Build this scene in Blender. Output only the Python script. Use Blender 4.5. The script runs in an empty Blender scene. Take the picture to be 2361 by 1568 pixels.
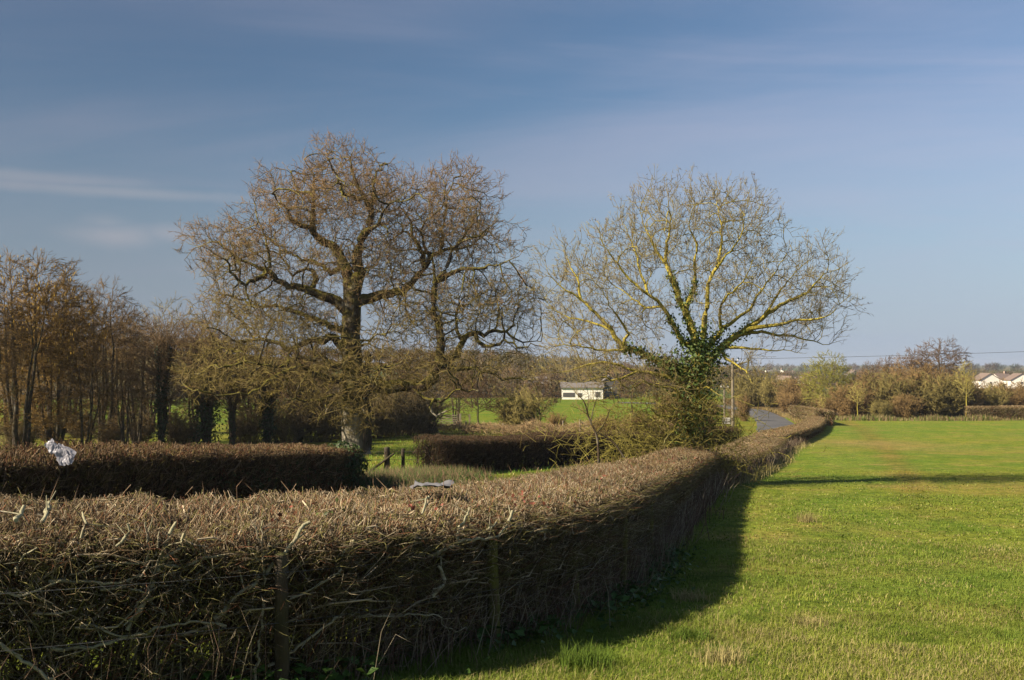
import bpy, math, random
import numpy as np
from mathutils import Vector, Matrix

# ------------------------------------------------------------------ camera, sky, sun, exposure
R = math.radians
scene = bpy.context.scene
COL = scene.collection
F_PX = 1024 * 35.0 / 36.0
PITCH = math.atan(26.0 / F_PX)
cam_d = bpy.data.cameras.new('camera')
cam_d.lens = 35.0; cam_d.sensor_width = 36.0
cam_d.clip_start = 0.05; cam_d.clip_end = 20000
cam = bpy.data.objects.new('camera', cam_d)
cam.location = (0, 0, 0); cam.rotation_euler = (R(90) + PITCH, 0, 0)
COL.objects.link(cam); scene.camera = cam

SUN_EL, SUN_AZ = 36.0, -114.5           # azimuth clockwise from the view direction (+Y)
world = bpy.data.worlds.new('World'); scene.world = world; world.use_nodes = True
wn = world.node_tree; wn.nodes.clear()
def WN(t, **kw):
    n = wn.nodes.new(t)
    for k, v in kw.items(): setattr(n, k, v)
    return n
sky = WN('ShaderNodeTexSky', sky_type='NISHITA', sun_disc=False)
sky.sun_elevation = R(SUN_EL); sky.sun_rotation = R(SUN_AZ)
sky.altitude = 0; sky.air_density = 1.0; sky.dust_density = 0.6; sky.ozone_density = 2.0
SKY_STRENGTH = 0.05
bg = WN('ShaderNodeBackground'); bg.inputs['Strength'].default_value = SKY_STRENGTH
wo = WN('ShaderNodeOutputWorld')
tc = WN('ShaderNodeTexCoord')
sep = WN('ShaderNodeSeparateXYZ'); wn.links.new(tc.outputs['Generated'], sep.inputs[0])
def wmath(op, a, b=None, clamp=False):
    n = WN('ShaderNodeMath', operation=op); n.use_clamp = clamp
    for i, v in enumerate((a, b)):
        if v is None: continue
        if isinstance(v, (int, float)): n.inputs[i].default_value = v
        else: wn.links.new(v, n.inputs[i])
    return n.outputs[0]
zz = wmath('ADD', wmath('MAXIMUM', sep.outputs[2], 0.0), 0.10)
cmb = WN('ShaderNodeCombineXYZ')
wn.links.new(wmath('DIVIDE', sep.outputs[0], zz), cmb.inputs[0])
wn.links.new(wmath('DIVIDE', sep.outputs[1], zz), cmb.inputs[1])
def cloud_layer(scale, rot, stretch, loc, lo, hi, detail=6, dist=0.6):
    mp = WN('ShaderNodeMapping')
    mp.inputs['Rotation'].default_value = (0, 0, R(rot)); mp.inputs['Scale'].default_value = (stretch, 1, 1)
    mp.inputs['Location'].default_value = (loc, loc * .7, 0)
    wn.links.new(cmb.outputs[0], mp.inputs['Vector'])
    nz = WN('ShaderNodeTexNoise'); nz.inputs['Scale'].default_value = scale
    nz.inputs['Detail'].default_value = detail; nz.inputs['Roughness'].default_value = 0.55
    nz.inputs['Distortion'].default_value = dist
    wn.links.new(mp.outputs[0], nz.inputs['Vector'])
    mr = WN('ShaderNodeMapRange'); mr.interpolation_type = 'SMOOTHSTEP'
    mr.inputs['From Min'].default_value = lo; mr.inputs['From Max'].default_value = hi
    wn.links.new(nz.outputs['Fac'], mr.inputs['Value'])
    return mr.outputs[0]
c1 = cloud_layer(0.6, 24, 0.5, 3.1, 0.36, 0.80, dist=1.0)
c2 = cloud_layer(1.5, -14, 0.28, 7.7, 0.48, 0.80, 9, 1.2)
# a few soft low clouds (directions fixed in the sky)
def px_dir(px, py):
    dx, dz = (px - 512) / F_PX, (340 - py) / F_PX
    v = Vector((dx, math.cos(PITCH) - dz * math.sin(PITCH), math.sin(PITCH) + dz * math.cos(PITCH)))
    return v.normalized()
nzp = WN('ShaderNodeTexNoise'); nzp.inputs['Scale'].default_value = 22; nzp.inputs['Detail'].default_value = 5
mpp = WN('ShaderNodeMapping'); mpp.inputs['Scale'].default_value = (1, 1, 2.2)
wn.links.new(tc.outputs['Generated'], mpp.inputs['Vector']); wn.links.new(mpp.outputs[0], nzp.inputs['Vector'])
puff = None
for (px, py, wx, wz, st) in ((115, 236, .038, .010, 1.0), (172, 234, .024, .008, .8), (105, 222, .02, .007, .45), (285, 268, .08, .012, .5),
                             (-160, 225, .06, .012, .8), (1180, 215, .08, .01, .5), (100, 191, .16, .005, .5), (20, 176, .10, .006, .45)):
    d = px_dir(px, py)
    sb = WN('ShaderNodeVectorMath', operation='SUBTRACT'); sb.inputs[1].default_value = d
    wn.links.new(tc.outputs['Generated'], sb.inputs[0])
    ml = WN('ShaderNodeVectorMath', operation='MULTIPLY'); ml.inputs[1].default_value = (1 / wx, 1 / wx, 1 / wz)
    wn.links.new(sb.outputs[0], ml.inputs[0])
    ln = WN('ShaderNodeVectorMath', operation='LENGTH'); wn.links.new(ml.outputs[0], ln.inputs[0])
    g = wmath('SUBTRACT', wmath('ADD', 1.45, nzp.outputs['Fac']), wmath('MULTIPLY', ln.outputs['Value'], 1.0))
    mr = WN('ShaderNodeMapRange'); mr.interpolation_type = 'SMOOTHSTEP'
    mr.inputs['From Min'].default_value = 0.3; mr.inputs['From Max'].default_value = 2.0
    mr.inputs['To Max'].default_value = st
    wn.links.new(g, mr.inputs['Value'])
    puff = mr.outputs[0] if puff is None else wmath('MAXIMUM', puff, mr.outputs[0])
def wmix(fac, a, b):
    n = WN('ShaderNodeMix', data_type='RGBA')
    wn.links.new(fac, n.inputs['Factor'])
    for i, v in ((6, a), (7, b)):
        if isinstance(v, tuple): n.inputs[i].default_value = v
        else: wn.links.new(v, n.inputs[i])
    return n.outputs[2]
# whole-sky saturation/brightness
hs = WN('ShaderNodeHueSaturation'); hs.inputs['Saturation'].default_value = 1.12; hs.inputs['Value'].default_value = 1.0
wn.links.new(sky.outputs[0], hs.inputs['Color'])
k1 = wmath('MULTIPLY', c1, 0.46); k2 = wmath('MULTIPLY', c2, 0.28); k3 = wmath('MULTIPLY', puff, 0.8)
CLOUD = (5.0, 4.9, 6.2, 1)
sk = wmix(k1, hs.outputs[0], CLOUD); sk = wmix(k2, sk, CLOUD); sk = wmix(k3, sk, (7.0, 6.7, 7.0, 1))
# pale grey-blue veil of haze low over the whole horizon; the clear-air band at right angles to the sun is darkest
el = WN('ShaderNodeMapRange'); el.interpolation_type = 'SMOOTHERSTEP'
el.inputs['From Min'].default_value = -.02; el.inputs['From Max'].default_value = .30; el.inputs['To Min'].default_value = 1.0; el.inputs['To Max'].default_value = 0.0
wn.links.new(sep.outputs[2], el.inputs['Value'])
sk = wmix(wmath('MULTIPLY', el.outputs[0], .88), sk, (3.45, 4.2, 5.35, 1))
azr = WN('ShaderNodeMapRange'); azr.interpolation_type = 'SMOOTHSTEP'
azr.inputs['From Min'].default_value = -.62; azr.inputs['From Max'].default_value = .60; azr.inputs['To Min'].default_value = .56; azr.inputs['To Max'].default_value = 1.0
wn.links.new(sep.outputs[0], azr.inputs['Value'])
gd = WN('ShaderNodeVectorMath', operation='SCALE'); wn.links.new(sk, gd.inputs[0]); wn.links.new(azr.outputs[0], gd.inputs['Scale'])
sk = gd.outputs[0]
wn.links.new(sk, bg.inputs['Color']); wn.links.new(bg.outputs[0], wo.inputs[0])

sun_d = bpy.data.lights.new('sun', 'SUN'); sun_d.energy = 5.0; sun_d.angle = R(0.5); sun_d.color = (1.0, 0.87, 0.68)
sun = bpy.data.objects.new('sun', sun_d); COL.objects.link(sun)
sdir = Vector((math.sin(R(SUN_AZ)) * math.cos(R(SUN_EL)), math.cos(R(SUN_AZ)) * math.cos(R(SUN_EL)), math.sin(R(SUN_EL))))
sun.rotation_euler = (-sdir).to_track_quat('-Z', 'Y').to_euler()
sun.location = sdir * 200

vs = scene.view_settings
vs.view_transform = 'Standard'; vs.look = 'None'; vs.gamma = 1.0; vs.use_curve_mapping = False
vs.exposure = 1.2
scene.cycles.max_bounces = 6; scene.cycles.transparent_max_bounces = 8

# ------------------------------------------------------------------ helpers
rng = np.random.default_rng(7)
def at(px, py, Y):
    dx, dz = (px - 512) / F_PX, (340 - py) / F_PX
    yy = math.cos(PITCH) - dz * math.sin(PITCH)
    s = Y / yy
    return np.array([dx * s, Y, (math.sin(PITCH) + dz * math.cos(PITCH)) * s])
def smooth01(t): t = np.clip(t, 0, 1); return t * t * (3 - 2 * t)
def vnoise(x, y, seed=0):
    x = np.asarray(x, float); y = np.asarray(y, float)
    xi = np.floor(x).astype(np.int64); yi = np.floor(y).astype(np.int64)
    fx = x - xi; fy = y - yi; fx = fx * fx * (3 - 2 * fx); fy = fy * fy * (3 - 2 * fy)
    def h(a, b):
        n = (a * 374761393 + b * 668265263 + seed * 974711) & 0xffffffff
        n = ((n ^ (n >> 13)) * 1274126177) & 0xffffffff
        return ((n ^ (n >> 16)) & 0xffff) / 65535.0
    return (h(xi, yi) * (1 - fx) + h(xi + 1, yi) * fx) * (1 - fy) + (h(xi, yi + 1) * (1 - fx) + h(xi + 1, yi + 1) * fx) * fy
def norm(v): return v / np.maximum(np.linalg.norm(v, axis=-1, keepdims=True), 1e-9)

class Geo:
    def __init__(s): s.v = []; s.q = []; s.t = []; s.c = []; s.n = 0
    def add(s, V, quads=None, tris=None, col=(1, 1, 1)):
        V = np.asarray(V, np.float32).reshape(-1, 3)
        if len(V) == 0: return
        C = np.asarray(col, np.float32)
        if C.ndim == 1: C = np.broadcast_to(C, (len(V), 3))
        if quads is not None and len(quads): s.q.append(np.asarray(quads, np.int64) + s.n)
        if tris is not None and len(tris): s.t.append(np.asarray(tris, np.int64) + s.n)
        s.v.append(V); s.c.append(C); s.n += len(V)
    def build(s, name, mat, parent=None, off=(0, 0, 0), smooth=True, link=True):
        V = np.concatenate(s.v) - np.asarray(off, np.float32)
        C = np.concatenate(s.c)
        q = np.concatenate(s.q) if s.q else np.zeros((0, 4), np.int64)
        t = np.concatenate(s.t) if s.t else np.zeros((0, 3), np.int64)
        me = bpy.data.meshes.new(name)
        me.vertices.add(len(V)); me.vertices.foreach_set('co', V.astype(np.float32).ravel())
        lv = np.concatenate([q.ravel(), t.ravel()]).astype(np.int32)
        me.loops.add(len(lv)); me.loops.foreach_set('vertex_index', lv)
        st = np.concatenate([np.arange(len(q)) * 4, len(q) * 4 + np.arange(len(t)) * 3]).astype(np.int32)
        me.polygons.add(len(st)); me.polygons.foreach_set('loop_start', st)
        me.polygons.foreach_set('use_smooth', np.full(len(st), smooth, bool))
        a = me.attributes.new('Col', 'FLOAT_COLOR', 'POINT')
        a.data.foreach_set('color', np.concatenate([C, np.ones((len(C), 1), np.float32)], 1).astype(np.float32).ravel())
        me.update(calc_edges=True); me.validate()
        if mat: me.materials.append(mat)
        o = bpy.data.objects.new(name, me)
        if link: COL.objects.link(o)
        if parent is not None: o.parent = parent
        return o

def frames(t):
    t = norm(t)
    ref = np.where(np.abs(t[:, 2:3]) < .92, np.array([[0, 0, 1.]]), np.array([[1., 0, 0]]))
    u = norm(np.cross(t, ref)); v = np.cross(t, u)
    return u, v
def prisms(g, P0, P1, R0, R1, sides=3, T0=None, T1=None, c0=(1, 1, 1), c1=None):
    P0 = np.asarray(P0, float); P1 = np.asarray(P1, float); n = len(P0)
    if n == 0: return
    d = P1 - P0
    T0 = d if T0 is None else T0; T1 = d if T1 is None else T1
    R0 = np.broadcast_to(np.asarray(R0, float), (n,)); R1 = np.broadcast_to(np.asarray(R1, float), (n,))
    a = np.arange(sides) * 2 * math.pi / sides
    u, v = frames(T0); A = P0[:, None] + R0[:, None, None] * (np.cos(a)[None, :, None] * u[:, None] + np.sin(a)[None, :, None] * v[:, None])
    u, v = frames(T1); B = P1[:, None] + R1[:, None, None] * (np.cos(a)[None, :, None] * u[:, None] + np.sin(a)[None, :, None] * v[:, None])
    V = np.concatenate([A, B], 1).reshape(-1, 3)
    k = np.arange(sides); k2 = (k + 1) % sides
    q = np.stack([k, k2, k2 + sides, k + sides], 1)
    Q = (np.arange(n)[:, None, None] * 2 * sides + q[None]).reshape(-1, 4)
    c0 = np.broadcast_to(np.asarray(c0, float), (n, 3)); c1 = c0 if c1 is None else np.broadcast_to(np.asarray(c1, float), (n, 3))
    C = np.concatenate([np.repeat(c0[:, None], sides, 1), np.repeat(c1[:, None], sides, 1)], 1).reshape(-1, 3)
    g.add(V, quads=Q, col=C)
def cones(g, P0, P1, R0, c0=(1, 1, 1), c1=None):
    P0 = np.asarray(P0, float); P1 = np.asarray(P1, float); n = len(P0)
    if n == 0: return
    u, v = frames(P1 - P0); a = np.arange(3) * 2 * math.pi / 3
    R0 = np.broadcast_to(np.asarray(R0, float), (n,))
    A = P0[:, None] + R0[:, None, None] * (np.cos(a)[None, :, None] * u[:, None] + np.sin(a)[None, :, None] * v[:, None])
    V = np.concatenate([A, P1[:, None]], 1).reshape(-1, 3)
    t = np.array([[0, 1, 3], [1, 2, 3], [2, 0, 3]])
    c0 = np.broadcast_to(np.asarray(c0, float), (n, 3)); c1 = c0 if c1 is None else np.broadcast_to(np.asarray(c1, float), (n, 3))
    C = np.concatenate([np.repeat(c0[:, None], 3, 1), c1[:, None]], 1).reshape(-1, 3)
    g.add(V, tris=(np.arange(n)[:, None, None] * 4 + t[None]).reshape(-1, 3), col=C)
def leaves(g, P, N, size, col, aspect=.8, r=None):
    r = r or rng
    n = len(P)
    if n == 0: return
    size = np.broadcast_to(size, (n,))[:, None]
    u, v = frames(N); a = r.uniform(0, 2 * math.pi, n)[:, None]
    d = np.cos(a) * u + np.sin(a) * v; e = np.cross(norm(N), d)
    Nn = norm(N)
    V = np.stack([P - d * size * .5, P + e * size * .5 * aspect + Nn * size * .14, P + d * size * .6, P - e * size * .5 * aspect + Nn * size * .14], 1)
    t = np.array([[0, 1, 2], [0, 2, 3]])
    col = np.broadcast_to(np.asarray(col, float), (n, 3))
    g.add(V.reshape(-1, 3), tris=(np.arange(n)[:, None, None] * 4 + t[None]).reshape(-1, 3), col=np.repeat(col, 4, 0))
def boxg(g, c, s, rz=0, col=(1, 1, 1), M=None):
    x, y, z = np.array(s) / 2.0
    V = np.array([[a * x, b * y, d * z] for a in (-1, 1) for b in (-1, 1) for d in (-1, 1)])
    Q = [[0, 1, 3, 2], [4, 6, 7, 5], [0, 4, 5, 1], [2, 3, 7, 6], [0, 2, 6, 4], [1, 5, 7, 3]]
    cz, sz = math.cos(rz), math.sin(rz)
    V = V @ (np.array([[cz, sz, 0], [-sz, cz, 0], [0, 0, 1]]) if M is None else M)
    g.add(V + np.array(c), quads=Q, col=col)
def tube(g, pts, rad, sides=8, col=(1, 1, 1), cap=True):
    pts = np.asarray(pts, float); n = len(pts); rad = np.broadcast_to(np.asarray(rad, float), (n,))
    T = np.gradient(pts, axis=0)
    prisms(g, pts[:-1], pts[1:], rad[:-1], rad[1:], sides, T[:-1], T[1:], col)
    if cap:
        a = np.arange(sides) * 2 * math.pi / sides
        for e, s in ((0, -1), (n - 1, 1)):
            u, v = frames(T[e:e + 1])
            ring = pts[e] + rad[e] * (np.cos(a)[:, None] * u + np.sin(a)[:, None] * v)
            V = np.concatenate([ring, [pts[e] + norm(T[e]) * s * rad[e] * .25]])
            k = np.arange(sides)
            g.add(V, tris=np.stack([k, (k + 1) % sides, np.full(sides, sides)], 1), col=col)
def catmull(P, n_per):
    P = np.asarray(P, float); Q = np.vstack([2 * P[0] - P[1], P, 2 * P[-1] - P[-2]]); out = []
    for i in range(1, len(Q) - 2):
        t = np.linspace(0, 1, n_per, endpoint=False)[:, None]
        a, b, c, d = Q[i - 1], Q[i], Q[i + 1], Q[i + 2]
        out.append(.5 * (2 * b + (c - a) * t + (2 * a - 5 * b + 4 * c - d) * t ** 2 + (3 * b - a - 3 * c + d) * t ** 3))
    out.append(P[-1:]); return np.vstack(out)
def resample(P, step):
    d = np.concatenate([[0], np.cumsum(np.linalg.norm(np.diff(P, axis=0), axis=1))])
    m = max(2, int(round(d[-1] / step)) + 1); s = np.linspace(0, d[-1], m)
    return np.stack([np.interp(s, d, P[:, k]) for k in range(P.shape[1])], 1)

def tag(o, label=None, cat=None, group=None, kind=None):
    if label: o['label'] = label
    if cat: o['category'] = cat
    if group: o['group'] = group
    if kind: o['kind'] = kind
    return o
def thing(name, label, cat, loc=(0, 0, 0), rz=0, group=None, scale=None):
    o = bpy.data.objects.new(name, None); o.empty_display_size = .3
    o.location = tuple(float(q) for q in loc); o.rotation_euler = (0, 0, rz)
    if scale is not None: o.scale = scale if isinstance(scale, tuple) else (scale,) * 3
    COL.objects.link(o); return tag(o, label, cat, group)
def stamp(parts, parent, mats=None):
    """linked copies of template parts under a thing"""
    for i, p in enumerate(parts):
        c = p.copy(); COL.objects.link(c); c.parent = parent
        if mats and mats[i] is not None:
            c.material_slots[0].link = 'OBJECT'; c.material_slots[0].material = mats[i]
        for ch in p.children:
            d = ch.copy(); COL.objects.link(d); d.parent = c

# ------------------------------------------------------------------ materials
def new_mat(name):
    m = bpy.data.materials.new(name); m.use_nodes = True
    return m, m.node_tree, m.node_tree.nodes['Principled BSDF']
def nd(nt, t, **kw):
    n = nt.nodes.new(t)
    for k, v in kw.items(): setattr(n, k, v)
    return n
def plant_mat(name, tint=(1, 1, 1), rough=.85, var=.35, translucent=0.0, scale=6.0, hue=0.02, bump=0.0, spec=.15):
    m, nt, b = new_mat(name)
    at_ = nd(nt, 'ShaderNodeAttribute', attribute_name='Col')
    co = nd(nt, 'ShaderNodeTexCoord')
    nz = nd(nt, 'ShaderNodeTexNoise'); nz.inputs['Scale'].default_value = scale; nz.inputs['Detail'].default_value = 4
    nt.links.new(co.outputs['Object'], nz.inputs['Vector'])
    mr = nd(nt, 'ShaderNodeMapRange'); mr.inputs['To Min'].default_value = 1 - var; mr.inputs['To Max'].default_value = 1 + var
    mr.inputs['From Min'].default_value = .3; mr.inputs['From Max'].default_value = .7
    nt.links.new(nz.outputs['Fac'], mr.inputs['Value'])
    oi = nd(nt, 'ShaderNodeObjectInfo')
    mo = nd(nt, 'ShaderNodeMapRange'); mo.inputs['To Min'].default_value = .86; mo.inputs['To Max'].default_value = 1.14
    nt.links.new(oi.outputs['Random'], mo.inputs['Value'])
    mm = nd(nt, 'ShaderNodeMath', operation='MULTIPLY'); nt.links.new(mr.outputs[0], mm.inputs[0]); nt.links.new(mo.outputs[0], mm.inputs[1])
    vm = nd(nt, 'ShaderNodeVectorMath', operation='SCALE'); nt.links.new(at_.outputs['Color'], vm.inputs[0]); nt.links.new(mm.outputs[0], vm.inputs['Scale'])
    vt = nd(nt, 'ShaderNodeVectorMath', operation='MULTIPLY'); vt.inputs[1].default_value = tint; nt.links.new(vm.outputs[0], vt.inputs[0])
    nt.links.new(vt.outputs[0], b.inputs['Base Color'])
    b.inputs['Roughness'].default_value = rough; b.inputs['Specular IOR Level'].default_value = spec
    if bump:
        bp = nd(nt, 'ShaderNodeBump'); bp.inputs['Strength'].default_value = bump; bp.inputs['Distance'].default_value = .05
        n2 = nd(nt, 'ShaderNodeTexNoise'); n2.inputs['Scale'].default_value = 14; n2.inputs['Detail'].default_value = 6
        mp = nd(nt, 'ShaderNodeMapping'); mp.inputs['Scale'].default_value = (1, 1, .35)
        nt.links.new(co.outputs['Object'], mp.inputs['Vector']); nt.links.new(mp.outputs[0], n2.inputs['Vector'])
        nt.links.new(n2.outputs['Fac'], bp.inputs['Height']); nt.links.new(bp.outputs[0], b.inputs['Normal'])
    if translucent:
        tr = nd(nt, 'ShaderNodeBsdfTranslucent'); nt.links.new(vt.outputs[0], tr.inputs['Color'])
        mx = nd(nt, 'ShaderNodeMixShader'); mx.inputs[0].default_value = translucent
        nt.links.new(b.outputs[0], mx.inputs[1]); nt.links.new(tr.outputs[0], mx.inputs[2])
        nt.links.new(mx.outputs[0], nt.nodes['Material Output'].inputs[0])
    return m
def mossy_mat(name, bark, moss, pale, amount=.5, scale=1.6):
    """bark with moss/lichen patches, more of it on the upper side of limbs; Col.r scales how much"""
    m, nt, b = new_mat(name)
    co = nd(nt, 'ShaderNodeTexCoord'); at_ = nd(nt, 'ShaderNodeAttribute', attribute_name='Col')
    def noise(s, d, z=1.0):
        n = nd(nt, 'ShaderNodeTexNoise'); n.inputs['Scale'].default_value = s; n.inputs['Detail'].default_value = d
        mp = nd(nt, 'ShaderNodeMapping'); mp.inputs['Scale'].default_value = (1, 1, z)
        nt.links.new(co.outputs['Object'], mp.inputs['Vector']); nt.links.new(mp.outputs[0], n.inputs['Vector']); return n.outputs['Fac']
    def mix(f, a, bb):
        n = nd(nt, 'ShaderNodeMix', data_type='RGBA')
        if isinstance(f, float): n.inputs['Factor'].default_value = f
        else: nt.links.new(f, n.inputs['Factor'])
        for i, v in ((6, a), (7, bb)):
            if isinstance(v, tuple): n.inputs[i].default_value = (*v, 1)
            else: nt.links.new(v, n.inputs[i])
        return n.outputs[2]
    def rngm(v, lo, hi):
        r = nd(nt, 'ShaderNodeMapRange'); r.inputs['From Min'].default_value = lo; r.inputs['From Max'].default_value = hi
        nt.links.new(v, r.inputs['Value']); return r.outputs[0]
    def mth(op, a, c):
        n = nd(nt, 'ShaderNodeMath', operation=op)
        for i, v in enumerate((a, c)):
            if isinstance(v, float): n.inputs[i].default_value = v
            else: nt.links.new(v, n.inputs[i])
        return n.outputs[0]
    base = mix(rngm(noise(9, 6, .3), .35, .65), tuple(c * .6 for c in bark), tuple(c * 1.35 for c in bark))
    base = mix(rngm(noise(2.3, 4), .52, .68), base, pale)
    gm = nd(nt, 'ShaderNodeNewGeometry'); sp = nd(nt, 'ShaderNodeSeparateXYZ'); nt.links.new(gm.outputs['Normal'], sp.inputs[0])
    up = mth('MULTIPLY', sp.outputs[2], .28)
    sc = nd(nt, 'ShaderNodeSeparateColor'); nt.links.new(at_.outputs['Color'], sc.inputs[0])
    f = mth('ADD', mth('ADD', noise(scale, 5), up), mth('MULTIPLY', sc.outputs[0], .35))
    f = rngm(f, .95 - amount, 1.2 - amount)
    full = mix(f, base, moss)
    bare = rngm(mth('ADD', sc.outputs[1], mth('MULTIPLY', noise(3.5, 5), .35)), .86, 1.12)
    full = mix(bare, full, mix(rngm(noise(8, 6, .25), .35, .65), tuple(c * .7 for c in pale), tuple(c * 1.5 for c in pale)))
    nt.links.new(full, b.inputs['Base Color'])
    b.inputs['Roughness'].default_value = .9; b.inputs['Specular IOR Level'].default_value = .1
    bp = nd(nt, 'ShaderNodeBump'); bp.inputs['Strength'].default_value = .9; bp.inputs['Distance'].default_value = .06
    nt.links.new(noise(11, 7, .3), bp.inputs['Height']); nt.links.new(bp.outputs[0], b.inputs['Normal'])
    return m
def flat_mat(name, col, rough=.7, var=.15, scale=3.0, spec=.3):
    m, nt, b = new_mat(name)
    co = nd(nt, 'ShaderNodeTexCoord'); nz = nd(nt, 'ShaderNodeTexNoise'); nz.inputs['Scale'].default_value = scale; nz.inputs['Detail'].default_value = 6
    nt.links.new(co.outputs['Object'], nz.inputs['Vector'])
    cr = nd(nt, 'ShaderNodeMix', data_type='RGBA'); nt.links.new(nz.outputs['Fac'], cr.inputs['Factor'])
    cr.inputs[6].default_value = (*[c * (1 - 2 * var) for c in col], 1); cr.inputs[7].default_value = (*[min(1, c * (1 + 2 * var)) for c in col], 1)
    nt.links.new(cr.outputs[2], b.inputs['Base Color']); b.inputs['Roughness'].default_value = rough; b.inputs['Specular IOR Level'].default_value = spec
    return m
M_twig = plant_mat('twig', (.98, .97, .78), var=.25, scale=3)
M_hedge = plant_mat('hedge_twig', (.92, .94, .84), var=.35, scale=7)
M_leaf = plant_mat('ivy_leaf', rough=.55, var=.3, translucent=.15, scale=2, spec=.25)
M_grass = plant_mat('grass_blade', rough=.8, var=.2, translucent=.3, scale=.8, spec=.1)
M_dry = plant_mat('dry_stalk', var=.25, translucent=.1)
M_oak = mossy_mat('oak_bark', (.05, .036, .023), (.115, .10, .02), (.17, .15, .115), .36, 1.2)
M_ash = mossy_mat('ash_bark', (.10, .08, .055), (.29, .24, .045), (.24, .22, .15), .60, 1.7)
M_dark = mossy_mat('dark_bark', (.05, .038, .028), (.06, .06, .022), (.1, .09, .07), .35)
M_post = mossy_mat('post_wood', (.12, .095, .06), (.13, .125, .03), (.2, .17, .12), .5, 3)
M_pole = flat_mat('pole_wood', (.17, .14, .10), .85, .2, 4)
M_wire = flat_mat('wire_metal', (.06, .06, .06), .5, .1)

# ------------------------------------------------------------------ terrain
yy_ = np.array([-60, -10, 0, 5, 10, 20, 31, 60, 85, 100, 130, 170, 200, 260, 400, 700, 1200, 2200, 5000], float)
PL = np.array([-1.3, -1.45, -1.72, -2.25, -2.68, -3.25, -3.75, -5.1, -5.85, -6.45, -7.45, -7.85, -8.0, -8.35, -8.6, -9, -9, -4, 0], float)
PR = np.array([-1.3, -1.45, -1.72, -2.25, -2.68, -3.25, -3.75, -4.98, -5.85, -6.12, -6.75, -7.0, -7.2, -7.8, -9, -11, -9, -4, 0], float)
yt = np.concatenate([np.linspace(-60, 300, 721), np.geomspace(301, 5000, 300)])
def sm_table(P):
    z = np.interp(yt, yy_, P); k = np.array([1, 4, 6, 4, 1]) / 16.0
    for _ in range(14): z = np.convolve(np.pad(z, 2, 'edge'), k, 'valid')
    return z
TL, TR = sm_table(PL), sm_table(PR)
def ground(x, y):
    x = np.asarray(x, float); y = np.asarray(y, float)
    u = x / (np.maximum(y, 0) + 12)
    w = smooth01((u - .06) / .14)
    z = np.interp(y, yt, TL) * (1 - w) + np.interp(y, yt, TR) * w
    # wooded hill at the left and middle
    hl = smooth01((y - 270) / 330.0) * smooth01((.20 - u) / .25)
    z = z + hl * (10.5 + 9 * smooth01((-.10 - u) / .3))
    z = z + smooth01((y - 600) / 500) * 8 * (vnoise(x / 420 + 3, y / 500) - .5) * smooth01((u - .1) / .2)
    # long gentle rolls so that the field is not a plane
    near = smooth01((y - 4) / 20) * smooth01((230 - y) / 60)
    z = z + near * .22 * (vnoise(x / 9 + 5, y / 14 + 2, 3) - .5)
    return z
_g0 = ground
def ground(x, y):
    x = np.asarray(x, float); y = np.asarray(y, float); z = _g0(x, y)
    d = np.abs(x - np.interp(y, [4, 8, 12, 19, 31, 45, 60], [-22, -14, -8, -3.6, .3, 6.8, 13.6])) * np.interp(y, [0, 12, 20, 30], [.5, .65, .85, .9])
    return z - .35 * smooth01((3.4 - d) / 1.6) * smooth01((58 - y) / 20) * smooth01((y - 4) / 4)
def gz(x, y): return float(ground(x, y))
HB = np.array([[-16, 1.6], [-9, 4.8], [-6, 5.75], [-3.4, 6.75], [-1.7, 7.6], [-.65, 8.7], [.5, 10.3], [1.55, 13], [2.85, 18], [6.1, 29.7], [7.4, 33], [11.7, 45], [15.6, 57], [17.8, 62], [27, 86], [33, 104]], float)
def hedge_x(y): return np.interp(y, HB[:, 1], HB[:, 0])
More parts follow.
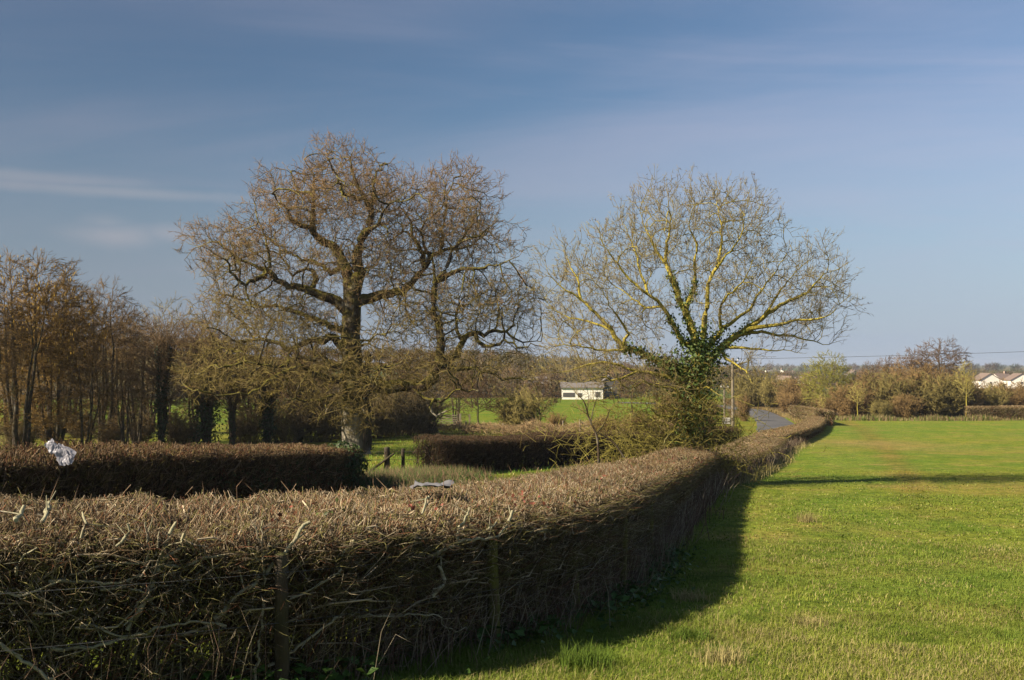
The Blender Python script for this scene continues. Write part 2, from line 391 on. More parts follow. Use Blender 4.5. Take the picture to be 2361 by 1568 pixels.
# grid
ys = np.concatenate([np.arange(-14, 4, 1.0), np.arange(4, 60, .5), np.arange(60, 300, 2.5), np.geomspace(300, 6000, 90)])
us = np.concatenate([np.linspace(-1.5, -.6, 30), np.linspace(-.59, .59, 220), np.linspace(.6, 1.5, 30)])
GX = us[None, :] * (np.maximum(ys, 0)[:, None] + 12); GY = np.repeat(ys[:, None], len(us), 1)
GZ = ground(GX, GY)
nr, nc = GX.shape
idx = np.arange(nr * nc).reshape(nr, nc)
quads = np.stack([idx[:-1, :-1], idx[:-1, 1:], idx[1:, 1:], idx[1:, :-1]], -1).reshape(-1, 4)
GV = np.stack([GX, GY, GZ], -1).reshape(-1, 3)
cx = GV[quads].mean(1)
def zone_cols(V):
    x, y = V[:, 0], V[:, 1]; u = x / (np.maximum(y, 0) + 12)
    n1 = vnoise(x / 60, y / 90, 11)[:, None]; n2 = vnoise(x / 150 + 9, y / 260, 12)[:, None]
    green = np.array([.124, .176, .025]); bright = np.array([.10, .15, .016]); ochre = np.array([.15, .125, .045]); brown = np.array([.085, .062, .035]); tan = np.array([.26, .21, .13])
    c = np.where((x < hedge_x(y))[:, None] & (y < 128)[:, None], np.array([.125, .15, .022]), green)
    c = np.where((y > 128)[:, None] & (y < 262)[:, None] & (u < .2)[:, None], bright, c)
    far = (y > 262) | ((y > 128) & (u >= .2))
    fc = np.where(n1 > .55, np.array([.07, .095, .03]), np.where(n2 > .5, ochre * .8, brown))
    c = np.where(far[:, None], fc, c)
    wl = np.abs(x - np.interp(y, [8, 20, 34, 60, 95, 120], [3.5, 8.0, 13.6, 22.4, 33.5, 40])) ; wv = .6 * np.exp(-((wl - 0.0) / (.35 + .006 * y)) ** 2) * smooth01((y - 18) / 14) * (y < 128)
    st = np.exp(-((x - 24) / 4.5) ** 2 - ((y - 66) / 8) ** 2) * .7 + np.exp(-((x - 16) / 4) ** 2 - ((y - 30) / 3) ** 2) * .45
    c = c * (1 - wv[:, None]) + np.array([.15, .12, .03]) * wv[:, None]; c = c * (1 - st[:, None]) + np.array([.24, .18, .07]) * st[:, None]
    c = np.where(((y > 500) & (u < -.1))[:, None], ochre, c)
    c = np.where(((y > 700) & (u > .46) & (y < 1500))[:, None], tan * .8, c)
    return c
ZC = zone_cols(GV)
def ground_mat(name, straw=.35, tuft=True):
    m, nt, b = new_mat(name)
    co = nd(nt, 'ShaderNodeTexCoord'); at_ = nd(nt, 'ShaderNodeAttribute', attribute_name='Col')
    def noise(s, d=5, rough=.6):
        n = nd(nt, 'ShaderNodeTexNoise'); n.inputs['Scale'].default_value = s; n.inputs['Detail'].default_value = d; n.inputs['Roughness'].default_value = rough
        nt.links.new(co.outputs['Object'], n.inputs['Vector']); return n.outputs['Fac']
    def mr(v, lo, hi, a=0., bb=1.):
        r = nd(nt, 'ShaderNodeMapRange'); r.inputs['From Min'].default_value = lo; r.inputs['From Max'].default_value = hi
        r.inputs['To Min'].default_value = a; r.inputs['To Max'].default_value = bb; nt.links.new(v, r.inputs['Value']); return r.outputs[0]
    def mix(f, a, c, bt='MIX'):
        n = nd(nt, 'ShaderNodeMix', data_type='RGBA', blend_type=bt)
        if isinstance(f, float): n.inputs['Factor'].default_value = f
        else: nt.links.new(f, n.inputs['Factor'])
        for i, v in ((6, a), (7, c)):
            if isinstance(v, tuple): n.inputs[i].default_value = (*v, 1)
            else: nt.links.new(v, n.inputs[i])
        return n.outputs[2]
    c = mix(mr(noise(.11, 4), .42, .62), at_.outputs['Color'], mix(1.0, at_.outputs['Color'], (1.28, 1.05, 1.0), 'MULTIPLY'))
    c = mix(mr(noise(.45, 6), .50, .70, 0, straw), c, (.23, .175, .065))
    c = mix(mr(noise(3.2, 6), .58, .7, 0, straw * .9), c, (.25, .19, .08))
    c = mix(mr(noise(1.15, 7, .72), .40, .60), mix(1.0, c, (.74, .82, .7), 'MULTIPLY'), mix(1.0, c, (1.2, 1.12, 1.15), 'MULTIPLY'))
    c = mix(mr(noise(.28, 5), .38, .62), mix(1.0, c, (.85, .95, .8), 'MULTIPLY'), mix(1.0, c, (1.14, 1.04, 1.1), 'MULTIPLY'))
    c = mix(mr(noise(7, 5), .35, .65), mix(1.0, c, (.62, .66, .6), 'MULTIPLY'), mix(1.0, c, (1.25, 1.22, 1.15), 'MULTIPLY'))
    nt.links.new(c, b.inputs['Base Color']); b.inputs['Roughness'].default_value = .95; b.inputs['Specular IOR Level'].default_value = .05
    bp = nd(nt, 'ShaderNodeBump'); bp.inputs['Strength'].default_value = .8; bp.inputs['Distance'].default_value = .12
    nt.links.new(noise(5, 8, .75), bp.inputs['Height']); nt.links.new(bp.outputs[0], b.inputs['Normal'])
    return m
M_field = ground_mat('field_grass', .62); M_meadow = ground_mat('meadow_grass', .3); M_far = ground_mat('far_grass', .12)
right_of = cx[:, 0] > hedge_x(cx[:, 1])
uu = cx[:, 0] / (np.maximum(cx[:, 1], 0) + 12)
zone = np.where(cx[:, 1] > 262, 3, np.where((cx[:, 1] > 128) & ((uu < .2)), 2, np.where(right_of | (cx[:, 1] > 128), 0, 1)))
for k, (nm, mt) in enumerate((('field', M_field), ('meadow', M_meadow), ('pasture', M_far), ('hills', M_far))):
    q = quads[zone == k]; used = np.unique(q); remap = np.zeros(len(GV), np.int64); remap[used] = np.arange(len(used))
    g = Geo(); g.add(GV[used], quads=remap[q], col=ZC[used]); tag(g.build(nm, mt), kind='structure')

# road: asphalt strip with soft grass edges
RC = np.array([[-22, 4], [-14, 8], [-8, 12], [-3.6, 19], [.3, 31], [6.8, 45], [13.6, 60], [21.2, 80], [27.3, 103], [32.2, 125], [36, 145], [37.5, 160], [34, 185], [24, 215]], float)
RP = resample(catmull(RC, 8), 1.0)
def strip(path, w, dz, seed=0, edge=.12):
    T = norm(np.gradient(path, axis=0)); N = np.stack([T[:, 1], -T[:, 0]], 1); k = np.linspace(-1, 1, 9); rows = []
    for j, kk in enumerate(k):
        jit = edge * (vnoise(np.arange(len(path)) * .6, np.full(len(path), j * 7.), seed) - .5) * (abs(kk) > .99)
        p = path + N * (kk * w / 2 + jit)[:, None]
        rows.append(np.stack([p[:, 0], p[:, 1], ground(p[:, 0], p[:, 1]) + dz + .05 * (1 - kk * kk)], 1))
    V = np.stack(rows, 1); n, mm = V.shape[:2]; ii = np.arange(n * mm).reshape(n, mm)
    return V.reshape(-1, 3), np.stack([ii[:-1, :-1], ii[:-1, 1:], ii[1:, 1:], ii[1:, :-1]], -1).reshape(-1, 4)
m, nt, b = new_mat('asphalt')
co = nd(nt, 'ShaderNodeTexCoord'); n1 = nd(nt, 'ShaderNodeTexNoise'); n1.inputs['Scale'].default_value = 30; n1.inputs['Detail'].default_value = 8
n2 = nd(nt, 'ShaderNodeTexNoise'); n2.inputs['Scale'].default_value = .35; n2.inputs['Detail'].default_value = 5
nt.links.new(co.outputs['Object'], n1.inputs['Vector']); nt.links.new(co.outputs['Object'], n2.inputs['Vector'])
ad = nd(nt, 'ShaderNodeMath', operation='ADD'); nt.links.new(n1.outputs['Fac'], ad.inputs[0]); nt.links.new(n2.outputs['Fac'], ad.inputs[1])
rp = nd(nt, 'ShaderNodeValToRGB'); rp.color_ramp.elements[0].position = .32; rp.color_ramp.elements[1].position = .68
rp.color_ramp.elements[0].color = (.055, .055, .058, 1); rp.color_ramp.elements[1].color = (.12, .117, .115, 1)
hv = nd(nt, 'ShaderNodeMath', operation='MULTIPLY'); hv.inputs[1].default_value = .5; nt.links.new(ad.outputs[0], hv.inputs[0])
nt.links.new(hv.outputs[0], rp.inputs[0]); nt.links.new(rp.outputs[0], b.inputs['Base Color']); b.inputs['Roughness'].default_value = .92; b.inputs['Specular IOR Level'].default_value = .15
V, Q = strip(RP, 3.9, .04, 5); g = Geo(); g.add(V, quads=Q, col=(.1, .1, .1)); tag(g.build('road', m), kind='structure')

# ------------------------------------------------------------------ tree growing
class Skel:
    def __init__(s): s.p = []; s.par = []; s.r = []
    def add_chain(s, pts, r0, r1, parent=-1):
        pts = np.asarray(pts, float); n = len(pts); prev = parent
        for i in range(n):
            if i == 0 and parent >= 0 and np.linalg.norm(pts[0] - s.p[parent]) < 1e-3: continue
            s.p.append(pts[i]); s.par.append(prev); s.r.append(r0 + (r1 - r0) * (i / max(1, n - 1)) ** getattr(s, 'tap', 1.0)); prev = len(s.p) - 1
        return prev
    def limb(s, pts2, to3, r0, r1, dy_end, step, r, wob=.05, first=False):
        """pts2: image polyline; to3(px,py,dy) gives the world point; depth runs from the attach node to dy_end"""
        pts2 = np.asarray(pts2, float)
        par = -1; dy0 = 0.0
        if not first:
            P = np.array(s.p); q = to3(pts2[0, 0], pts2[0, 1], 0.0)
            d = np.hypot(P[:, 0] - q[0], P[:, 2] - q[2]) ; par = int(np.argmin(d + (np.array(s.r) < r0 * .3) * .3))
            dy0 = P[par][1] - s.y0
        c = catmull(pts2, 6); L = np.concatenate([[0], np.cumsum(np.linalg.norm(np.diff(c, axis=0), axis=1))]); t = L / L[-1]
        pts = np.array([to3(a, b_, dy0 + (dy_end - dy0) * tt) for (a, b_), tt in zip(c, t)])
        pts = resample(pts, step)
        pts[1:-1] += r.normal(0, wob * step, (len(pts) - 2, 3))
        m_ = max(2, len(pts) // 3); kn = r.normal(0, wob * step * 2.6, (m_, 3)); kn[0] = 0; kn[-1] *= .3
        tt_ = np.linspace(0, m_ - 1, len(pts)); pts += np.stack([np.interp(tt_, np.arange(m_), kn[:, c]) for c in range(3)], 1)
        if par >= 0: pts = np.vstack([np.array(s.p)[par], pts[1:]])
        s.add_chain(pts, r0, r1, par)
    def grow(s, att, step, di, dk, iters, jit=.25, up=.0, seed=1, maxn=20000, inert=.45):
        r = np.random.default_rng(seed)
        P = np.array(s.p, np.float32); par = list(s.par); A = np.asarray(att, np.float32)
        def near(A, Q):
            nd_ = np.full(len(A), 1e9, np.float32); ni = np.zeros(len(A), np.int64)
            for k in range(0, len(Q), 400):
                D = ((A[:, None] - Q[None, k:k + 400]) ** 2).sum(-1); j = D.argmin(1); dd = D[np.arange(len(A)), j]
                w = dd < nd_; nd_[w] = dd[w]; ni[w] = j[w] + k
            return nd_, ni
        d2, ni = near(A, P); kids = np.zeros(len(P), np.int32)
        keep = d2 > dk * dk; A, d2, ni = A[keep], d2[keep], ni[keep]
        N = len(P); pa = np.array(par); DN = np.zeros((N, 3)); okp = pa >= 0; DN[okp] = norm(P[okp] - P[pa[okp]])
        for it in range(iters):
            act = d2 < di * di
            if not act.any(): break
            i = ni[act]; vec = norm(A[act] - P[i])
            S = np.zeros((N, 3), np.float32); np.add.at(S, i, vec)
            idx_ = np.unique(i); idx_ = idx_[kids[idx_] < 4]
            if len(idx_) == 0: break
            d = norm(S[idx_] + 1e-4) + r.normal(0, jit, (len(idx_), 3)) + DN[idx_] * inert; d[:, 2] += up; d = norm(d)
            new = (P[idx_] + d * step).astype(np.float32); kids[idx_] += 1
            par.extend(idx_.tolist()); DN = np.vstack([DN, d]); P = np.vstack([P, new]); kids = np.concatenate([kids, np.zeros(len(new), np.int32)])
            nd2, nn = near(A, new); w = nd2 < d2; d2[w] = nd2[w]; ni[w] = nn[w] + N
            N = len(P); keep = d2 > dk * dk; A, d2, ni = A[keep], d2[keep], ni[keep]
            if N > maxn or len(A) == 0: break
        n0 = len(s.p); s.p = [q for q in P.astype(float)]; s.par = par; s.r = list(s.r) + [0.0] * (N - n0)
    def finish(s, tip=.006, e=2.4, trunk_r=None):
        P = np.array(s.p); par = np.array(s.par); n = len(P); acc = np.zeros(n); kids = np.zeros(n, int); main = np.full(n, -1); best = np.zeros(n)
        rr = np.zeros(n)
        for i in range(n - 1, -1, -1):
            r_ = tip if kids[i] == 0 else acc[i] ** (1 / e)
            r_ = max(r_, s.r[i]) if s.r[i] > 0 else r_
            rr[i] = r_; p = par[i]
            if p >= 0:
                acc[p] += r_ ** e if s.r[p] == 0 else 0; kids[p] += 1
                if s.r[p] > 0: acc[p] = max(acc[p], r_ ** e)
                if r_ > best[p]: best[p] = r_; main[p] = i
        s.P, s.PAR, s.R, s.K, s.MAIN = P, par, rr, kids, main
        ok = par >= 0; dirs = np.zeros((n, 3)); dirs[ok] = norm(P[ok] - P[par[ok]]); dirs[~ok] = (0, 0, 1)
        T = dirs.copy(); mk = main >= 0; T[mk] = norm(dirs[mk] + dirs[main[mk]]); s.D, s.T = dirs, T
    def mesh(s, g_trunk, g_thin, split, col_trunk, col_thin_fn):
        ok = np.where(s.PAR >= 0)[0]; p = s.PAR[ok]
        ism = s.MAIN[p] == ok
        R0 = np.where(ism, s.R[p], np.minimum(s.R[ok] * 1.25, s.R[p])); T0 = np.where(ism[:, None], s.T[p], s.D[ok])
        thick = s.R[ok] > split
        for lo, hi, sd in ((0, split, 3), (split, split * 3, 5), (split * 3, 9, 9)):
            w = (s.R[ok] > lo) & (s.R[ok] <= hi)
            if not w.any(): continue
            gg = g_thin if hi <= split else g_trunk
            cc = col_thin_fn(s.R[ok][w]) if hi <= split else np.repeat(np.asarray(col_trunk, float)[None], w.sum(), 0)
            prisms(gg, s.P[p][w], s.P[ok][w], R0[w], s.R[ok][w], sd, T0[w], s.T[ok][w], cc)

def twig_template(seed, L=.5, n_side=6, r=.005, kink=.35, spread=.8, sub=True, m=4):
    q = np.random.default_rng(seed); pts = [np.zeros(3)]; d = np.array([0, 0, 1.0])
    for i in range(m):
        d = norm(d + q.normal(0, kink, 3) * np.array([1, 1, .4])); pts.append(pts[-1] + d * L / m)
    pts = np.array(pts); S = [(pts[i], pts[i + 1], r * (1 - .2 * i), r * (1 - .2 * (i + 1))) for i in range(m)]; C = []
    for k in range(n_side):
        t = q.uniform(.15, 1.0) * m; i = min(int(t), m - 1); o = pts[i] + (pts[i + 1] - pts[i]) * (t - i)
        dd = norm(norm(pts[i + 1] - pts[i]) + q.normal(0, spread, 3)); l = L * q.uniform(.25, .55)
        e = o + dd * l; C.append((o, e, r * .75))
        if sub and q.random() < .6: C.append((o + dd * l * .5, o + dd * l * .5 + norm(dd + q.normal(0, .7, 3)) * l * .5, r * .6))
    return S, C
def scatter_twigs(g, P, D, templ, size, col0, col1, r, radk=1.0, updraft=.3):
    n = len(P); which = r.integers(0, len(templ), n)
    D = norm(D + r.normal(0, .35, (n, 3)) + np.array([0, 0, updraft]))
    u, v = frames(D); a = r.uniform(0, 6.283, n)[:, None]; U = np.cos(a) * u + np.sin(a) * v; W = np.cross(D, U)
    M = np.stack([U, W, D], 2) * (size * r.uniform(.65, 1.3, n))[:, None, None]
    tc_ = col0 + (col1 - col0) * r.random((n, 1))
    for k, (S, C) in enumerate(templ):
        w = np.where(which == k)[0]
        if len(w) == 0: continue
        for (a0, a1, r0, r1) in S:
            prisms(g, P[w] + M[w] @ a0, P[w] + M[w] @ a1, r0 * radk, r1 * radk, 3, c0=tc_[w])
        for (a0, a1, r0) in C:
            cones(g, P[w] + M[w] @ a0, P[w] + M[w] @ a1, r0 * radk, c0=tc_[w], c1=tc_[w] * 1.1)
def lobes_to_pts(lobes, n, to3, r, shell=.5, scale=1.0):
    """points in image-space ellipses (cx,cy,rx,ry) with a depth radius (m) and depth centre"""
    areas = np.array([l[2] * l[3] for l in lobes], float); out = []
    for l, k in zip(lobes, (areas / areas.sum() * n).astype(int)):
        v = r.normal(0, 1, (k, 3)); v = norm(v) * (r.random((k, 1)) ** shell)
        for q in v: out.append(to3(l[0] + q[0] * l[2], l[1] + q[2] * l[3], l[5] + q[1] * l[4]))
    return np.array(out)
OAK_T = [twig_template(i, .56, 6, .0125, .3, .75, False, 2) for i in range(8)]
ASH_T = [twig_template(20 + i, .6, 5, .0085, .25, .6) for i in range(8)]
FAR_T = [twig_template(40 + i, .8, 6, .012, .2, .5) for i in range(6)]

# ------------------------------------------------------------------ the big oak
r = np.random.default_rng(11)
OY = 57.0
def oakpt(ax, ay, dy):                      # tracing coordinates of the photograph -> world
    return at((640 + ax / 2.24) / 3.75, (480 + ay / 2.24) / 3.75, OY + dy)
ok = Skel(); ok.y0 = OY; ok.tap = .62
def L5(*pts): return [(1702 + a, 1613 + b_) for a, b_ in pts]
def L4(*pts): return [(a * 1.143, 1389 + b_ * 1.143) for a, b_ in pts]
def L3(*pts): return [(a + 1434, b_) for a, b_ in pts]
ok.limb([(1562, 2830)] + L4((1365, 1200), (1345, 1050), (1335, 900), (1345, 700), (1330, 500), (1320, 300), (1330, 150)) + [(1520, 1420)], oakpt, .82, .52, 0, .35, r, .02, True)
# flare the foot
for i in range(6): ok.r[i] = .72 + .22 * (1 - i / 6) ** 2
LIMBS = [
 ([(1520, 1420), (1490, 1250), (1454, 1110), (1400, 1020), (1270, 960), (1200, 880), (1190, 700), (1205, 560), (1180, 400), (1120, 260)], .38, .05, 1.5),
 ([(1524, 1400), (1545, 1200), (1584, 1000), (1634, 870), (1654, 720), (1615, 620), (1560, 480), (1510, 280), (1530, 170)], .40, .05, -1.0),
 ([(1654, 720), (1704, 560), (1694, 400), (1790, 310), (1900, 270)], .17, .03, 2.0),
 ([(1640, 860), (1740, 830), (1800, 700), (1900, 640), (2020, 600), (2080, 440)], .13, .03, -2.5),
 ([(1200, 880), (1080, 800), (1000, 700), (940, 650), (860, 560), (820, 430)], .17, .03, -2.0),
 ([(1205, 560), (1060, 500), (1010, 380), (930, 300)], .11, .03, 2.5),
 ([(1615, 620), (1480, 560), (1400, 440), (1330, 300), (1310, 220)], .14, .03, -3.0),
 ([(1510, 1560), (1350, 1440), (1150, 1350), (950, 1310), (850, 1250), (825, 1205), (740, 1190), (660, 1140), (590, 1110), (500, 1030), (400, 960), (330, 860)], .34, .04, -2.0),
 ([(850, 1250), (720, 1250), (640, 1290), (550, 1312), (500, 1250), (445, 1165), (420, 1090), (340, 1040), (260, 990), (180, 900)], .16, .03, -4.0),
 ([(830, 1200), (835, 1050), (800, 920), (740, 800), (700, 680)], .11, .03, -1.0),
 ([(600, 1110), (610, 1200), (560, 1000), (520, 880), (480, 760)], .08, .02, -3.0),
 ([(1200, 1370), (1190, 1250), (1120, 1160), (1000, 1200), (980, 1120), (880, 990), (800, 920)], .15, .03, 3.0),
 ([(1454, 1110), (1380, 1230), (1230, 1150), (1120, 1130), (980, 1050), (880, 990), (760, 850), (640, 760)], .15, .03, 4.5),
 ([(1540, 1490)] + L3((180, 1440), (370, 1400), (540, 1350), (640, 1210), (690, 1170), (760, 1090), (820, 1040), (960, 1010), (1100, 960), (1250, 850), (1400, 700)), .33, .04, 1.0),
 (L3((690, 1170), (650, 1100), (620, 1000), (590, 920), (580, 800), (560, 650), (575, 520), (560, 380)), .17, .03, 3.0),
 (L3((760, 1090), (700, 950), (690, 850), (760, 760), (850, 640)), .12, .03, -1.5),
 (L3((820, 1040), (860, 880), (900, 680), (940, 480), (930, 340)), .14, .03, 1.5),
 (L3((960, 1010), (1080, 840), (1150, 700), (1200, 560)), .10, .03, -2.5),
 (L3((590, 920), (520, 860), (480, 770), (440, 640)), .08, .02, 2.0),
 # low mossy limb to the right that turns up into the second stem
 ([(1535, 2190)] + L5((60, 550), (250, 552), (420, 540), (520, 470), (545, 330), (545, 150), (565, 40), (512, -60)) + L3((780, 1420), (800, 1300), (870, 1180), (930, 1050), (1000, 980), (1150, 900), (1300, 780)), .44, .04, -2.5),
 (L3((800, 1300), (940, 1210), (1070, 1160), (1200, 1170), (1350, 1130), (1480, 1080), (1560, 1010)), .16, .03, -4.0),
 (L3((785, 1380), (770, 1200), (775, 1050), (800, 880)), .12, .03, -1.0),
 (L5((550, 330), (640, 330), (720, 280), (760, 170), (850, 100), (1000, 80), (1200, 140), (1400, 180), (1520, 260)), .24, .03, 1.5),
 (L5((760, 170), (700, 60), (720, -60), (840, -160), (860, -300)), .12, .03, 3.0),
 (L5((850, 130), (960, 210), (1100, 180), (1220, 205), (1310, 180), (1440, 240), (1560, 230)), .12, .02, -3.0),
 (L5((560, 400), (760, 400), (1000, 430), (1110, 510), (1300, 510), (1370, 560), (1395, 660), (1385, 720)), .14, .03, -2.0),
 (L5((300, 560), (440, 640), (560, 640), (720, 610), (870, 590), (1000, 640)), .13, .03, -3.5),
 (L5((560, 640), (480, 740), (530, 800), (700, 750), (780, 790), (830, 860)), .09, .02, -4.0),
 # low limbs to the left
 (L4((1320, 620), (1100, 600), (950, 580), (800, 630), (680, 650), (600, 690), (480, 730), (340, 745), (200, 710), (120, 660)), .22, .03, -5.5),
 (L4((1320, 440), (1100, 330), (900, 400), (700, 350), (500, 400), (380, 390), (270, 340), (120, 420)), .24, .03, 3.5),
 (L4((1320, 300), (1150, 200), (1000, 160), (800, 100), (600, 60), (400, 20), (250, -30)), .20, .03, 5.5),
 (L4((1320, 540), (1180, 480), (1000, 480), (820, 520), (600, 500), (400, 540), (220, 590)), .18, .03, -3.5),
 (L4((1330, 780), (1190, 740), (1050, 770), (900, 780), (760, 800), (640, 790)), .15, .02, -5.0),
 (L4((1330, 880), (1210, 790), (1180, 840), (1110, 930), (1020, 940)), .09, .02, -4.0),
 (L4((1345, 700), (1480, 620), (1560, 560), (1590, 500)), .10, .02, -4.0),
 (L4((1360, 800), (1430, 900), (1500, 1000), (1540, 1060)), .06, .015, -2.5),
 (L4((1330, 480), (1420, 380), (1520, 320), (1640, 300)), .13, .02, -4.0),
]
ok.tap = .75
def shorten(pts, k):
    c = catmull(np.asarray(pts, float), 6); return [tuple(q) for q in c[:max(4, int(len(c) * k)):3]]
for pts, r0, r1, dy in LIMBS: ok.limb(shorten(pts, .9) if r0 < .35 else pts, oakpt, r0 * 1.14, min(r1, .022), dy, .32, r, .12 if r0 > .25 else .19)
LOBES = [(1430, 560, 560, 390, 6.0, 0), (1000, 620, 330, 300, 4.5, 0), (1800, 560, 330, 260, 4.5, 0), (620, 1010, 450, 300, 4.5, -1), (430, 1050, 260, 230, 3.0, -2),
         (780, 1560, 620, 330, 6, 1), (420, 1480, 220, 250, 3, 1.5), (2350, 760, 420, 430, 5, 0), (2600, 900, 300, 340, 4, 0), (2080, 900, 300, 300, 4, 0),
         (2550, 1430, 540, 300, 5, -1), (2750, 1500, 420, 260, 4, 0), (2000, 1500, 360, 260, 4.5, -1), (520, 1950, 420, 260, 5, 0), (1150, 2080, 560, 280, 5.5, -1), (1100, 1700, 500, 300, 5.5, 0),
         (2350, 2000, 560, 200, 4.5, -2), (2800, 1950, 260, 200, 3, -1), (1450, 1150, 500, 260, 4.5, 0), (1700, 2000, 300, 330, 4, -3), (1500, 2350, 420, 140, 3, -2.5), (300, 2100, 200, 160, 3, -3), (1800, 1020, 300, 300, 4, .5), (1950, 1250, 330, 230, 4, 0), (2150, 1650, 450, 200, 4.5, -1)]
def ragged(A, seed, amt=.16, wl=1.3):
    c = A.mean(0); v = A - c; k = 1 + amt * (vnoise(A[:, 0] / wl, A[:, 2] / wl + A[:, 1] / wl * .6, seed) - .5) * 2
    return c + v * k[:, None]
ok.grow(ragged(lobes_to_pts(LOBES, 1500, oakpt, r, .5), 61), .40, 6.0, 1.0, 60, jit=.34, up=.04, seed=4, maxn=9000, inert=.5)
ok.grow(ragged(lobes_to_pts(LOBES, 21000, oakpt, r, .45), 61), .21, 1.8, .265, 90, jit=.24, up=.07, seed=5, maxn=36000, inert=.5)
ok.finish(.0098, 2.06)
obase = oakpt(1562, 2775, 0); obase[2] = gz(obase[0], obase[1])
gt, gc = Geo(), Geo()
def thin_oak(R_):
    t = np.clip((R_ - .006) / .03, 0, 1)[:, None]; n = rng.random((len(R_), 1))
    a = np.array([.13, .085, .05]) * (1 - n) + np.array([.14, .11, .05]) * n; bq = np.array([.075, .058, .028]) * (1 - n) + np.array([.13, .115, .05]) * n
    return a * (1 - t) + bq * t
ok.mesh(gt, gc, .038, (.5, .5, .5), thin_oak)
tips = np.where((ok.R < .024) & (ok.PAR >= 0))[0]
tips = tips[(ok.K[tips] == 0) | (r.random(len(tips)) < .8)]
P, D = ok.P[tips], ok.D[tips]
occ = oakpt(1500, 1500, 0); D = norm(D + .5 * norm(P - occ))
hi_ = (P[:, 2] - oakpt(0, 1600, 0)[2]) / (oakpt(0, 300, 0)[2] - oakpt(0, 1600, 0)[2]) + r.normal(0, .25, len(P)) > .28
scatter_twigs(gc, P[hi_], D[hi_], OAK_T, 1.0, np.array([.125, .074, .042]), np.array([.195, .13, .07]), r, 1.0, .15)
hi2_ = ~hi_ & (r.random(len(P)) < .72)
scatter_twigs(gc, P[hi2_], D[hi2_], OAK_T, 1.0, np.array([.10, .072, .034]), np.array([.195, .155, .055]), r, 1.0, .15)
# epicormic shoots fuzzing the trunk and the big limbs
big = np.where((ok.R > .12) & (ok.P[:, 2] > obase[2] + 2.6))[0]; big = np.repeat(big, 4); big = big[r.random(len(big)) < np.where(ok.R[big] > .45, .35, 1)]
Dd = norm(r.normal(0, 1, (len(big), 3))); scatter_twigs(gc, ok.P[big] + Dd * ok.R[big][:, None] * .8, Dd, OAK_T, .8, np.array([.12, .07, .04]), np.array([.17, .11, .05]), r, 1.0, .4)
for v_, k_ in zip(gt.v, range(len(gt.c))):
    c_ = np.array(gt.c[k_]); c_[:, 1] = np.where(v_[:, 2] < obase[2] + 2.5 + .5 * vnoise(v_[:, 0] * 3, v_[:, 1] * 3, 5), 1.0, .3); gt.c[k_] = c_
oak = thing('oak_tree', 'huge old bare oak with moss-green limbs and pale trunk foot behind the lane hedge', 'tree', obase)
gt.build('trunk', M_oak, oak, obase); gc.build('crown', M_twig, oak, obase)
# bark ivy stems on the shaded flank of the trunk
gi = Geo(); k = 420
hh = r.uniform(.2, 5.2, k); an = r.uniform(-.9, .9, k); rad = .84 - .03 * hh
Pi = obase + np.stack([np.cos(an) * rad, np.sin(an) * rad - .1, hh], 1)
prisms(gi, Pi, Pi + np.stack([r.normal(0, .06, k), r.normal(0, .06, k), r.uniform(.3, .9, k)], 1), .03, .02, 4, c0=np.array([.06, .045, .03]))
leaves(gi, Pi[:300] + r.normal(0, .08, (300, 3)), r.normal(0, 1, (300, 3)), .12, np.array([.03, .045, .015]))
gi.build('ivy_stems', M_leaf, oak, obase)
print('oak', len(ok.P), len(tips))

